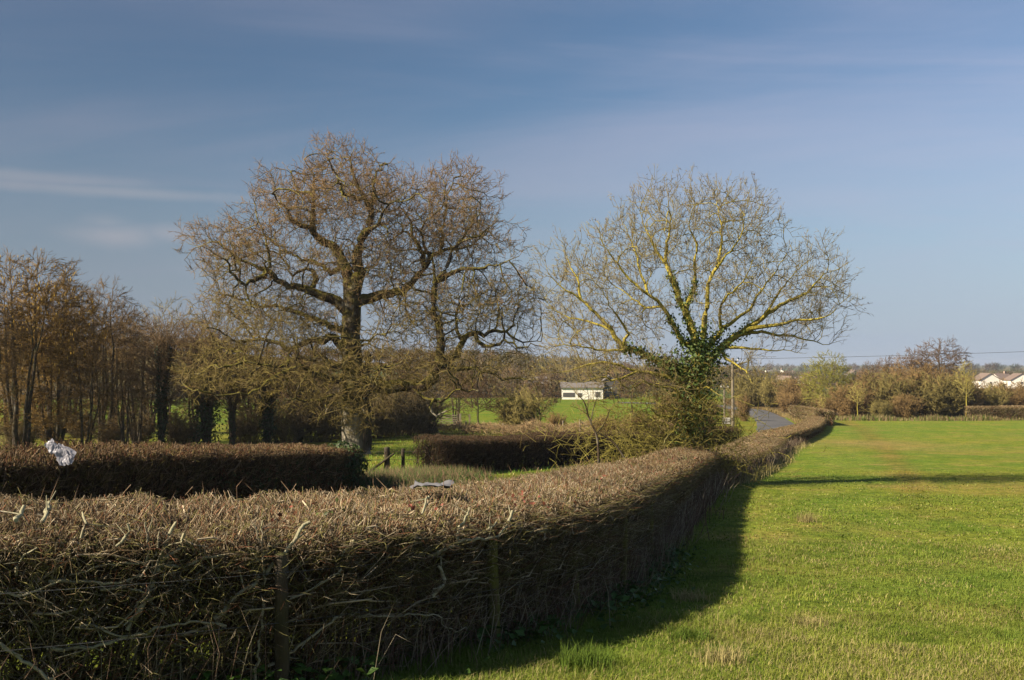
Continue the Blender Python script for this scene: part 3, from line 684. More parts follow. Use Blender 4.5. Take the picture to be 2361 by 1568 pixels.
# ------------------------------------------------------------------ the lichen-yellow ash in the hedge
r = np.random.default_rng(21)
AY = 30.5
def ashpt(ax, ay, dy): return at((2000 + ax / 1.816) / 3.75, (600 + ay / 1.816) / 3.75, AY + dy)
asx = Skel(); asx.y0 = AY; asx.tap = .8
asx.limb([(1075, 2210), (1085, 2050), (1060, 1900), (1090, 1750), (1120, 1600), (1125, 1470), (1115, 1330)], ashpt, .26, .17, 0, .2, r, .03, True)
AL = [
 ([(1110, 1340), (1082, 1210), (1060, 1100), (1030, 1030), (1000, 960), (950, 830), (900, 700), (830, 590), (770, 480), (730, 350), (715, 230)], .15, .012, 0.8),
 ([(900, 700), (920, 570), (945, 440), (930, 320), (915, 180)], .06, .01, -1.0),
 ([(1030, 1030), (1090, 940), (1125, 820), (1110, 680), (1112, 560), (1072, 440), (1100, 300), (1112, 150)], .075, .012, -.8),
 ([(1140, 1300), (1160, 1080), (1192, 970), (1182, 870), (1240, 760), (1320, 640), (1400, 520), (1440, 380), (1480, 220)], .10, .012, -1.2),
 ([(1240, 760), (1292, 560), (1262, 420), (1250, 280), (1262, 130)], .055, .01, .8),
 ([(1130, 1340), (1250, 1200), (1350, 1100), (1460, 1010), (1540, 900), (1640, 760), (1720, 640), (1830, 530)], .085, .012, 1.6),
 ([(1290, 1160), (1275, 1040), (1310, 930), (1420, 860), (1500, 700), (1540, 560)], .05, .01, -1.8),
 ([(1150, 1400), (1330, 1230), (1450, 1150), (1560, 1080), (1700, 980), (1830, 900), (1960, 800), (2080, 740), (2190, 770)], .13, .012, .3),
 ([(1450, 1150), (1600, 1130), (1760, 1105), (1900, 1080), (2050, 1020), (2180, 910)], .07, .01, -1.4),
 ([(1400, 1190), (1560, 1180), (1750, 1200), (1900, 1240), (2000, 1260), (2080, 1225)], .06, .01, .9),
 ([(1300, 1280), (1500, 1280), (1700, 1290), (1880, 1345)], .05, .01, -.8),
 ([(1260, 1290), (1300, 1330), (1350, 1365), (1430, 1420), (1480, 1500), (1560, 1560)], .05, .012, -1.3),
 ([(1560, 1080), (1680, 900), (1760, 800), (1900, 640)], .05, .01, -.5),
 ([(1105, 1310), (1020, 1230), (960, 1130), (880, 1000), (780, 900), (640, 790), (520, 640), (440, 460), (410, 350)], .085, .012, -1.0),
 ([(780, 900), (740, 780), (690, 620), (620, 470), (580, 320)], .045, .01, 1.0),
 ([(880, 1000), (760, 990), (640, 900), (540, 840), (420, 720)], .04, .01, 1.5),
 ([(1120, 1480), (1000, 1420), (900, 1390), (760, 1320), (640, 1280), (600, 1250), (520, 1150), (420, 1050), (320, 950), (200, 870), (100, 760), (40, 590)], .14, .012, -.5),
 ([(320, 950), (300, 820), (240, 700), (190, 540)], .045, .01, .6),
 ([(600, 1250), (640, 1180), (580, 1080), (500, 950), (440, 820)], .05, .01, -1.2),
 ([(520, 1150), (380, 1120), (250, 1080), (120, 1000), (40, 900)], .045, .01, 1.0),
 ([(640, 1290), (480, 1300), (330, 1260), (200, 1250), (60, 1280)], .045, .01, -1.0),
 ([(1080, 1560), (900, 1480), (700, 1440), (500, 1380), (350, 1400), (180, 1450), (20, 1440)], .07, .01, -1.2),
 ([(700, 1440), (560, 1500), (450, 1480), (300, 1520), (160, 1500)], .04, .01, -1.6),
 ([(1070, 1700), (950, 1560), (860, 1560), (760, 1500), (680, 1540), (600, 1560)], .06, .012, -1.8),
 ([(1090, 1750), (1000, 1720), (880, 1760), (800, 1700), (720, 1720), (640, 1800)], .05, .012, -1.5),
 ([(1110, 1600), (1180, 1540), (1240, 1590), (1340, 1620)], .05, .012, -1.0),
 ([(1070, 1900), (1000, 1780), (960, 1850), (900, 1900), (840, 2020)], .05, .012, -1.6),
]
for pts, r0, r1, dy in AL: asx.limb(shorten(pts, .92), ashpt, r0 * 1.15, min(r1, .009), dy, .19, r, .09)
ALOB = [(1080, 430, 500, 330, 2.6, 0), (800, 520, 330, 300, 2.2, 0), (1400, 480, 280, 330, 2.2, 0), (1760, 880, 420, 330, 2.4, 0), (2000, 940, 240, 230, 1.6, 0), (1780, 1180, 330, 130, 1.8, 0),
        (560, 760, 300, 340, 2.0, 0), (260, 860, 250, 290, 1.8, 0), (330, 1150, 360, 200, 2.0, -.3), (120, 1200, 160, 220, 1.4, 0), (400, 1450, 420, 130, 1.6, -1), (560, 1380, 480, 190, 2.0, -1.2), (850, 1560, 260, 130, 1.2, -1.5), (1250, 850, 360, 330, 2.4, 0), (760, 1060, 260, 200, 2, 0), (1450, 1420, 170, 110, 1.2, -.6)]
asx.grow(ragged(lobes_to_pts(ALOB, 620, ashpt, r, .5), 62, .14, .8), .25, 3.6, .6, 50, jit=.10, up=.18, seed=7, maxn=6000, inert=.8)
asx.grow(ragged(lobes_to_pts(ALOB, 5200, ashpt, r, .5), 62, .14, .8), .16, 1.3, .23, 60, jit=.10, up=.28, seed=8, maxn=15000, inert=.8)
asx.finish(.0062, 2.2)
abase = ashpt(1080, 2190, 0); abase[2] = gz(abase[0], abase[1])
gt, gc = Geo(), Geo()
def thin_ash(R_):
    t = np.clip((R_ - .006) / .006, 0, 1)[:, None]; n = rng.random((len(R_), 1))
    a = np.array([.17, .13, .08]); bq = np.array([.34, .275, .05]) * (1 - n) + np.array([.24, .22, .12]) * n
    return a * (1 - t) + bq * t
asx.mesh(gt, gc, .02, (.5, .5, .5), thin_ash)
tips = np.where((asx.R < .013) & (asx.PAR >= 0))[0]; tips = tips[(asx.K[tips] == 0) | (r.random(len(tips)) < .95)]
ASH_S = [twig_template(20 + i, .40, 4, .0070, .14, .5) for i in range(8)]
acc_ = ashpt(1110, 1250, 0); asx.D = norm(asx.D + .7 * norm(asx.P - acc_) + np.array([0, 0, .25]))
scatter_twigs(gc, asx.P[tips], asx.D[tips], ASH_S, 1.0, np.array([.165, .125, .075]), np.array([.255, .215, .085]), r, 1.1, .3)
# dark seed bunches ("keys") and buds at the tips
bd = np.where((asx.K == 0))[0]
Q0 = asx.P[bd] + norm(asx.D[bd] + np.array([0, 0, .6])) * .22
cones(gc, Q0, Q0 + norm(asx.D[bd] + r.normal(0, .5, (len(bd), 3))) * .09, .014, c0=np.array([.10, .06, .045]))
ash = thing('ash_tree', 'bare tree growing out of the hedge, yellow with lichen and ivy on its trunk', 'tree', abase)
gt.build('trunk', M_ash, ash, abase); gc.build('crown', M_twig, ash, abase)
# forked sapling standing in the far edge of the hedge left of the ash
def c6pt(x, y): return ((1350 + x / 1.749) / 3.75, (1237 + y / 1.749) / 3.75)
spb = at(*c6pt(1562, 850), 26.5); spb[2] = gz(spb[0], 26.5)
sap = thing('sapling', 'thin forked bare sapling rising from the hedge left of the lichen-yellow tree', 'sapling', spb)
gs_, gt_ = Geo(), Geo()
tr_ = [c6pt(1562, 1000), c6pt(1565, 850), c6pt(1560, 740), c6pt(1545, 670), c6pt(1515, 610), c6pt(1490, 540), c6pt(1470, 470), c6pt(1420, 420)]
BR_ = [(tr_, .05, .012), ([c6pt(1545, 680), c6pt(1575, 650), c6pt(1610, 600), c6pt(1640, 520)], .03, .01), ([c6pt(1560, 670), c6pt(1640, 720), c6pt(1690, 770), c6pt(1735, 840)], .035, .025), ([c6pt(1515, 610), c6pt(1530, 520), c6pt(1560, 430)], .018, .006),
       ([c6pt(1500, 560), c6pt(1440, 520), c6pt(1380, 500)], .014, .005), ([c6pt(1490, 540), c6pt(1500, 440), c6pt(1480, 360)], .014, .005), ([c6pt(1610, 600), c6pt(1660, 590), c6pt(1720, 560)], .012, .005)]
for p2, ra, rb in BR_:
    c = resample(catmull(np.array([at(a_, b_, 26.5) for a_, b_ in p2]), 5), .12); tube(gs_, c, np.linspace(ra, rb, len(c)), 6, (.12, .2, .5))
    if ra < .033 or p2 is tr_:
        k_ = np.repeat(np.arange(len(c) // 2, len(c)), 2); scatter_twigs(gt_, c[k_], norm(r.normal(0, 1, (len(k_), 3)) + np.array([0, 0, .6])), ASH_S, 1.1, np.array([.15, .11, .06]), np.array([.22, .17, .08]), r, .9, .3)
gs_.build('trunk', M_oak, sap, spb); gt_.build('crown', M_twig, sap, spb)
# ivy: leaves round the trunk, the fork and the lower limbs
def ivy_around(g, pts, rad, n_per, size, spread, r, c0=(.04, .075, .016), c1=(.15, .19, .045)):
    for p_, rd in zip(pts, rad):
        n = r.poisson(n_per)
        if not n: continue
        v = norm(r.normal(0, 1, (n, 3))); q = p_ + v * (rd + np.abs(r.normal(0, spread, (n, 1))))
        t = r.random((n, 1)) ** 1.5
        leaves(g, q, norm(v + r.normal(0, .6, (n, 3)) + np.array([0, 0, .3])), size * r.uniform(.6, 1.3, n), np.array(c0) * (1 - t) + np.array(c1) * t, r=r)
gi = Geo()
sel = lambda lo, hi, f: np.where((asx.R > lo) & f)[0]
ax_ = lambda a: ashpt(a, 0, 0)[0]
az_ = lambda a: ashpt(0, a, 0)[2]
pz, px_ = asx.P[:, 2], asx.P[:, 0]
s1 = sel(.12, 9, pz < az_(1230)); ivy_around(gi, asx.P[s1], asx.R[s1] + .10, 130, .10, .30, r)
s2 = sel(.055, 9, (pz < az_(760)) & (px_ > ax_(900)) & (px_ < ax_(1130)) & (pz > az_(1300))); ivy_around(gi, asx.P[s2], asx.R[s2], 34, .09, .07, r)
s3 = sel(.06, 9, (px_ > ax_(1130)) & (px_ < ax_(1480)) & (pz < az_(1130)) & (pz > az_(1500))); ivy_around(gi, asx.P[s3], asx.R[s3], 36, .09, .10, r)
s4 = sel(.08, 9, (px_ > ax_(600)) & (px_ < ax_(1000)) & (pz < az_(1220)) & (pz > az_(1500))); ivy_around(gi, asx.P[s4], asx.R[s4], 55, .10, .12, r)
gi.build('ivy', M_leaf, ash, abase)
n = 2600; zz0 = r.uniform(.5, 3.9, n); pb = abase + np.stack([.05 + r.normal(0, .5, n), r.normal(0, .4, n), zz0], 1); db = norm(r.normal(0, 1, (n, 3)) + np.array([0, 0, .3]))
gk = Geo(); le = r.uniform(.12, .4, n)[:, None]; cb = np.array([.10, .075, .035]) + r.random((n, 1)) * np.array([.15, .14, .035]); prisms(gk, pb, pb + db * le, .006, .004, 3, c0=cb)
gk.build('epicormic_twigs', M_twig, ash, abase)['kind'] = 'stuff'
# bramble tangle and dead growth round the foot, leaning trunks
gb = Geo(); n = 2600
pb = abase + np.stack([r.normal(-.9, 1.35, n), r.normal(-.1, .6, n), r.uniform(.3, 3.0, n) * r.random(n) ** .4], 1)
db = norm(np.stack([r.normal(-.3, .7, n), r.normal(0, .5, n), r.normal(.35, .6, n)], 1))
le = r.uniform(.25, .8, n)[:, None]; mid = pb + db * le * .5 + r.normal(0, .05, (n, 3)); en = pb + db * le + np.array([0, 0, -.12]) * le
tq = r.random((n, 1)); cb = np.array([.14, .11, .045]) * (1 - tq) + np.array([.30, .27, .07]) * tq
prisms(gb, pb, mid, .009, .007, 3, c0=cb); prisms(gb, mid, en, .007, .004, 3, c0=cb)
gb.build('suckers', M_twig, ash, abase)
print('ash', len(asx.P), len(tips))

# ------------------------------------------------------------------ hedges
PALE = np.array([.32, .255, .19]); BRN = np.array([.105, .075, .046]); RED = np.array([.14, .06, .035]); OLV = np.array([.16, .14, .055]); DRK = np.array([.045, .032, .022])
def pick(r, n, cols, wts):
    w = np.array(wts, float); k = r.choice(len(cols), n, p=w / w.sum()); c = np.array(cols)[k]
    return c * r.uniform(.7, 1.3, (n, 1))
def hedge_chunk(name, seed, L, W, H, nstub, ntwig, nlay, nstem, rs, dark=False, taper=.03, zexp=.45):
    r = np.random.default_rng(seed); g = Geo(); hw = W / 2
    ztop = lambda x, y: H * (1.02 - taper * np.clip(np.abs(x) / hw, 0, 1.1) ** 7 - .055 * np.clip(x / hw, -1, 1)) + .09 * (vnoise(y * 3.1 + seed, x * 3.4, 4) - .5) * H
    # upright stems
    n = nstem; x = r.normal(0, hw * .42, n); y = r.uniform(-L / 2, L / 2, n); p = np.stack([x, y, np.zeros(n)], 1); d = np.stack([r.normal(0, .18, n), r.normal(.25, .35, n), np.ones(n)], 1)
    rad = r.uniform(.006, .016, n) * rs; cc = pick(r, n, [BRN, DRK, PALE * .8, OLV], [4, 3, 1.6, 2])
    for i in range(4):
        q = p + norm(d) * (H * .22); q[:, 0] = np.clip(q[:, 0], -hw * .85, hw * .85); d = d + r.normal(0, .22, (n, 3)); prisms(g, p, q, rad, rad * .85, 5, c0=cc); p = q; rad = rad * .85
    # laid, slanting branchlets
    n = nlay; x = r.uniform(-hw, hw, n); x = np.sign(x) * hw * np.abs(x / hw) ** .45; y = r.uniform(-L / 2, L / 2, n); z = r.uniform(.12, .92, n) * H; p = np.stack([x * .95, y, z], 1)
    d = norm(np.stack([r.normal(0, .25, n), r.normal(.3, .7, n), r.normal(.7, .5, n)], 1)); rad = r.uniform(.003, .0075, n) * rs; le = r.uniform(.25, .7, n)[:, None] * min(1, H)
    cc = pick(r, n, [BRN, PALE * .85, OLV, RED, DRK], [3.5, 2.4, 2.4, 1, 2])
    for i in range(3):
        q = p + d * le / 3; over = q[:, 2] - ztop(q[:, 0], q[:, 1]); q[:, 2] -= np.clip(over, 0, 9) ; q[:, 0] = np.clip(q[:, 0], -hw * 1.1, hw * 1.1)
        prisms(g, p, q, rad, rad * .8, 3, c0=cc); p = q; rad = rad * .8; d = norm(d + r.normal(0, .3, (n, 3)))
    # long upright whips near the skin and pale laid pleachers
    n = int(nstem * 2.4); sx = np.where(r.random(n) < .65, 1, -1); x = sx * hw * r.uniform(.55, .98, n); y = r.uniform(-L / 2, L / 2, n); p = np.stack([x * .9, y, np.zeros(n)], 1); top_ = ztop(x, y) * r.uniform(.6, 1.0, n)
    d = np.stack([r.normal(0, .05, n), r.normal(.12, .22, n), np.ones(n)], 1); rad = r.uniform(.0028, .006, n) * rs; cc = pick(r, n, [BRN, RED * 1.2, PALE * .7, OLV], [3, 1.6, 1.4, 1.2])
    for i in range(4):
        q = p + d * (top_ / 4)[:, None]; q[:, 0] = np.clip(q[:, 0], -hw, hw); prisms(g, p, q, rad, rad * .82, 4, c0=cc); p = q; rad = rad * .82; d = d + np.stack([r.normal(0, .1, n), r.normal(0, .16, n), np.zeros(n)], 1)
    n = max(4, int(nstem * .32)); x = r.choice([-1, 1, 1], n) * hw * r.uniform(.75, 1.0, n); y = r.uniform(-L / 2, L / 2, n); p = np.stack([x, y, r.uniform(.35, .8, n) * H], 1); d = norm(np.stack([r.normal(0, .08, n), r.choice([-1, 1, 1], n) * r.uniform(.6, 1, n), r.normal(.28, .3, n)], 1))
    rad = r.uniform(.006, .0125, n) * rs; cc = pick(r, n, [PALE * .95, BRN * 1.6, PALE * .7], [3, 2, 1.5])
    for i in range(5):
        q = p + d * r.uniform(.10, .2, n)[:, None]; q[:, 2] = np.minimum(q[:, 2], ztop(q[:, 0], q[:, 1])); q[:, 0] = np.clip(q[:, 0], -hw * 1.03, hw * 1.03); prisms(g, p, q, rad, rad * .9, 5, c0=cc); p = q; rad = rad * .9; d = norm(d + r.normal(0, .22, (n, 3)))
    # twigs of the body, mostly near the skin
    n = ntwig; x = r.uniform(-1, 1, n); x = np.sign(x) * np.abs(x) ** .5 * hw; y = r.uniform(-L / 2, L / 2, n); zf = r.random(n) ** zexp; z = zf * ztop(x, y) * .97
    p = np.stack([x, y, z], 1); d = norm(np.stack([x / hw * .5 + r.normal(0, .45, n), r.normal(.1, .6, n), r.normal(.5, .5, n)], 1)); le = r.uniform(.06, .2, n)[:, None]
    rad = r.uniform(.0018, .0036, n) * rs; cc = pick(r, n, [BRN, OLV, RED, PALE, DRK], [3, 3, 1.0, 1.8, 1.4])
    q = p + d * le; q2 = q + norm(d + r.normal(0, .5, (n, 3))) * le * .8
    for a in (q, q2): a[:, 2] = np.minimum(a[:, 2], ztop(a[:, 0], a[:, 1]) + .03)
    prisms(g, p, q, rad, rad * .85, 3, c0=cc); cones(g, q, q2, rad * .85, c0=cc, c1=cc * 1.15)
    # cut stubs standing on top
    n = nstub; x = r.uniform(-hw * 1.02, hw * 1.02, n); y = r.uniform(-L / 2, L / 2, n); z = ztop(x, y); le = r.uniform(.05, .17, n)[:, None] * (1 + 1.2 * (r.random((n, 1)) < .04))
    d = norm(np.stack([r.normal(0, .40, n) + x / hw * .35, r.normal(.08, .45, n), np.ones(n)], 1)); e = np.stack([x, y, z + r.normal(0, .03, n)], 1); p = e - d * le
    rad = r.uniform(.0017, .0040, n) * rs; cc = pick(r, n, [PALE, PALE * np.array([.8, .68, .6]), BRN * 1.4, RED * 1.2, OLV * 1.1], [2.6, 2.6, 3, 1.4, 1.2])
    prisms(g, p, e, rad, rad * .8, 3, c0=cc * .9, c1=cc * 1.1)
    # thicker flailed ends, pale where they were cut
    n = int(nstub * .04); x = r.uniform(-hw, hw, n); y = r.uniform(-L / 2, L / 2, n); z = ztop(x, y) + r.uniform(-.16, .03, n); d = norm(np.stack([r.normal(.1, .6, n), r.normal(.2, .7, n), r.uniform(.25, 1, n)], 1))
    e = np.stack([x, y, z], 1); le = r.uniform(.10, .32, n)[:, None]; rad = r.uniform(.005, .0115, n) * rs * .9; cc = pick(r, n, [PALE, BRN * 1.6, OLV * .9], [4, 2, .6])
    prisms(g, e - d * le, e - d * le * .5 + r.normal(0, .012, (n, 3)), rad, rad * .95, 5, c0=cc * .85); prisms(g, e - d * le * .5, e, rad * .95, rad * .85, 5, c0=cc, c1=cc * 1.25)
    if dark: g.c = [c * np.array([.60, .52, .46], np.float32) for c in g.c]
    return g.build(name, M_hedge, link=False)
HC_near = [hedge_chunk('branch_tangle', 100 + i, 1.0, 1.12, 1.33, 1700, 3600, 560, 22, 1.0) for i in range(4)]
HC_mid = [hedge_chunk('branch_tangle', 110 + i, 1.6, 1.12, 1.33, 1300, 2600, 360, 24, 1.7) for i in range(3)]
HC_far = [hedge_chunk('branch_tangle', 120 + i, 3.0, 1.2, 1.3, 1100, 1900, 240, 24, 3.2) for i in range(3)]
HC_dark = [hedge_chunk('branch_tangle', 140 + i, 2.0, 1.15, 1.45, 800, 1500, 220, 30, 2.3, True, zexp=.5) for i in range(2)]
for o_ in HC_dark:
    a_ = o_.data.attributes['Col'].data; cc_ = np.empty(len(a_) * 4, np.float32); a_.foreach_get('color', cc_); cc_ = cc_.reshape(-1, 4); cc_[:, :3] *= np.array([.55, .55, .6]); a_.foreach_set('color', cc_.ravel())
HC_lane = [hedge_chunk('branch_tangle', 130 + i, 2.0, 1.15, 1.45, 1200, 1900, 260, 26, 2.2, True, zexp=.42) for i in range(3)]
for o_ in HC_far + HC_mid:
    a_ = o_.data.attributes['Col'].data; cc_ = np.empty(len(a_) * 4, np.float32); a_.foreach_get('color', cc_); cc_ = cc_.reshape(-1, 4); cc_[:, :3] *= np.array([.92, .90, .84]) if o_ in HC_mid else np.array([.92, .88, .78]); a_.foreach_set('color', cc_.ravel())
def lay_hedge(root, path, chunks, spacing, r, hfun=lambda s, p: 1.0, wfun=lambda s, p: 1.0, off=0.0, sel=None):
    path = resample(catmull(np.asarray(path, float), 6), .25)
    s = np.concatenate([[0], np.cumsum(np.linalg.norm(np.diff(path, axis=0), axis=1))])
    k = 0; pos = spacing * .5; base = Vector(root.location)
    while pos < s[-1]:
        x = np.interp(pos, s, path[:, 0]); y = np.interp(pos, s, path[:, 1])
        x2 = np.interp(min(pos + .5, s[-1]), s, path[:, 0]); y2 = np.interp(min(pos + .5, s[-1]), s, path[:, 1]); x1 = np.interp(pos - .5, s, path[:, 0]); y1 = np.interp(pos - .5, s, path[:, 1])
        a = math.atan2(y2 - y1, x2 - x1) - math.pi / 2
        nx, ny = math.cos(a), math.sin(a); x -= nx * off; y -= ny * off
        c = chunks[int(r.integers(len(chunks)))].copy(); COL.objects.link(c); c.parent = root; c['kind'] = 'stuff'
        c.location = Vector((x, y, gz(x, y) - .03)) - base; c.rotation_euler = (0, 0, a + r.normal(0, .03))
        sl = (gz(x + (x2 - x1) * .5, y + (y2 - y1) * .5) - gz(x - (x2 - x1) * .5, y - (y2 - y1) * .5))
        c.rotation_euler[0] = math.atan2(sl, math.hypot(x2 - x1, y2 - y1))
        c.scale = (wfun(pos, (x, y)), r.uniform(.95, 1.1), hfun(pos, (x, y)) * (1 + .07 * (vnoise(x * .35, y * .35, 77) - .5)) * r.uniform(.985, 1.015))
        pos += spacing; k += 1
rh = np.random.default_rng(31)
nb = np.array([HB[1, 0], HB[1, 1], 0]); nb[2] = gz(nb[0], nb[1])
near_hedge = thing('hedge', 'long clipped bare hedge with pale cut twigs filling the foreground up to the lichen-yellow tree', 'hedge', nb)
y_h = lambda s, p: np.interp(p[1], [0, 5, 9, 14, 26, 40], [1.03, 1.03, 1.0, .98, .85, .75])
NP = HB[:9]
lay_hedge(near_hedge, NP, HC_near, .66, rh, y_h, lambda s, p: np.interp(p[1], [6, 9, 13, 18], [1.2, 1.3, 1.25, 1.1]), off=.7)
NP2 = np.array([(hedge_x(y), y) for y in (17.6, 21, 24, 27, 30.2)])
lay_hedge(near_hedge, NP2, HC_mid, 1.0, rh, y_h, lambda s, p: 1.05, off=.62)
hb2 = np.array([7.0, 33.0, gz(7, 33)])
hedge2 = thing('hedge', 'clipped brown hedge curving from behind the lichen-yellow tree along the field to the lane bend', 'hedge', hb2)
lay_hedge(hedge2, [(hedge_x(y), y) for y in (31.5, 34, 38, 45, 51, 56.5)], HC_mid, 1.1, rh, lambda s, p: .62, lambda s, p: 1.7, off=.95)
lay_hedge(hedge2, [(hedge_x(y) - .3, y) for y in (57.5, 68, 80, 92, 104)], HC_far, 2.0, rh, lambda s, p: .7, lambda s, p: 1.3, off=.8)
lay_hedge(hedge2, [(32.6, 104), (34, 110), (35, 116), (35.4, 124)], HC_far, 2.0, rh, lambda s, p: 1.25, lambda s, p: 1.5)
lh = np.array([-8.3, 16, gz(-8.3, 16)])
lane_hedge = thing('hedge', 'dark clipped hedge across the lane on the left with the white bag caught in it', 'hedge', lh)
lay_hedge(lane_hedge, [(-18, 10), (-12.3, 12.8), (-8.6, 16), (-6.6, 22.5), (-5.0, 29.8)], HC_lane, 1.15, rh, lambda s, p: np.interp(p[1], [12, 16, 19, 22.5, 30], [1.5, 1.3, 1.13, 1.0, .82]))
# ivy-green end of that hedge
g = Geo(); n = 2600; q = np.random.default_rng(3)
e0 = np.array([-4.9, 29.6, gz(-4.9, 29.6)]); v = norm(q.normal(0, 1, (n, 3))) * q.random((n, 1)) ** .3 * np.array([.75, 1.2, .72])
Pl = e0 + np.array([-.1, -.3, .68]) + v
leaves(g, Pl, v + q.normal(0, .5, (n, 3)), .085, np.array([.022, .04, .010]) + q.random((n, 1)) * np.array([.02, .03, .006]))
n = 900; yq = q.uniform(19, 29, n); xq = np.interp(yq, [16, 22.5, 30], [-8.6, -6.6, -5.0]) + .55 + q.normal(0, .08, n); zq = ground(xq, yq) + q.uniform(.25, 1.0, n)
leaves(g, np.stack([xq, yq, zq], 1), q.normal(0, 1, (n, 3)) + np.array([.6, -.3, .3]), .08, np.array([.03, .05, .012]))
g.build('ivy', M_leaf, lane_hedge, lh)['kind'] = 'stuff'
dk = np.array([-3.0, 37.5, gz(-3, 37.5)])
dark_hedge = thing('hedge', 'very dark shaded hedge beyond the gap with the three fence posts', 'hedge', dk)
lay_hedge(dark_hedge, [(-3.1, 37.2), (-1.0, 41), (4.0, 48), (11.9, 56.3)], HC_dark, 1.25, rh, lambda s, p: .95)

# leaves caught on the hedge top, and whips the flail missed
q = np.random.default_rng(17); gl_, gw_ = Geo(), Geo()
for k in range(26):
    yy = q.uniform(6, 24); ox = q.uniform(-1.15, .05); x0 = hedge_x(yy) + ox; n = int(q.integers(5, 16)); P_ = np.stack([x0 + q.normal(0, .13, n), yy + q.normal(0, .13, n), np.zeros(n)], 1)
    P_[:, 2] = ground(P_[:, 0], P_[:, 1]) + 1.36 * np.array([float(y_h(0, p_)) for p_ in P_]) + q.normal(-.04, .04, n)
    col = np.array([.16, .05, .03]) if q.random() < .45 else np.array([.07, .085, .022]); leaves(gl_, P_, q.normal(0, 1, (n, 3)) + np.array([0, 0, .6]), q.uniform(.03, .06, n), col * q.uniform(.6, 1.4, (n, 1)), r=q)
n = 260; yy = q.uniform(5.5, 30, n); P_ = np.stack([hedge_x(yy) - .7 + q.uniform(-.6, .6, n), yy, np.zeros(n)], 1); P_[:, 2] = ground(P_[:, 0], P_[:, 1]) + 1.25 * np.array([float(y_h(0, p_)) for p_ in P_])
d_ = norm(np.stack([q.normal(0, .45, n), q.normal(0, .45, n), np.ones(n)], 1)); m_ = P_ + d_ * q.uniform(.15, .3, (n, 1)); cw = np.array([.14, .085, .055]) * q.uniform(.7, 1.6, (n, 1)); prisms(gw_, P_, m_, .0035, .003, 3, c0=cw); cones(gw_, m_, m_ + norm(d_ + q.normal(0, .3, (n, 3))) * q.uniform(.05, .18, (n, 1)), .003, c0=cw)
gl_.build('caught_leaves', M_leaf, near_hedge, nb)['kind'] = 'stuff'; gw_.build('whips', M_hedge, near_hedge, nb)['kind'] = 'stuff'
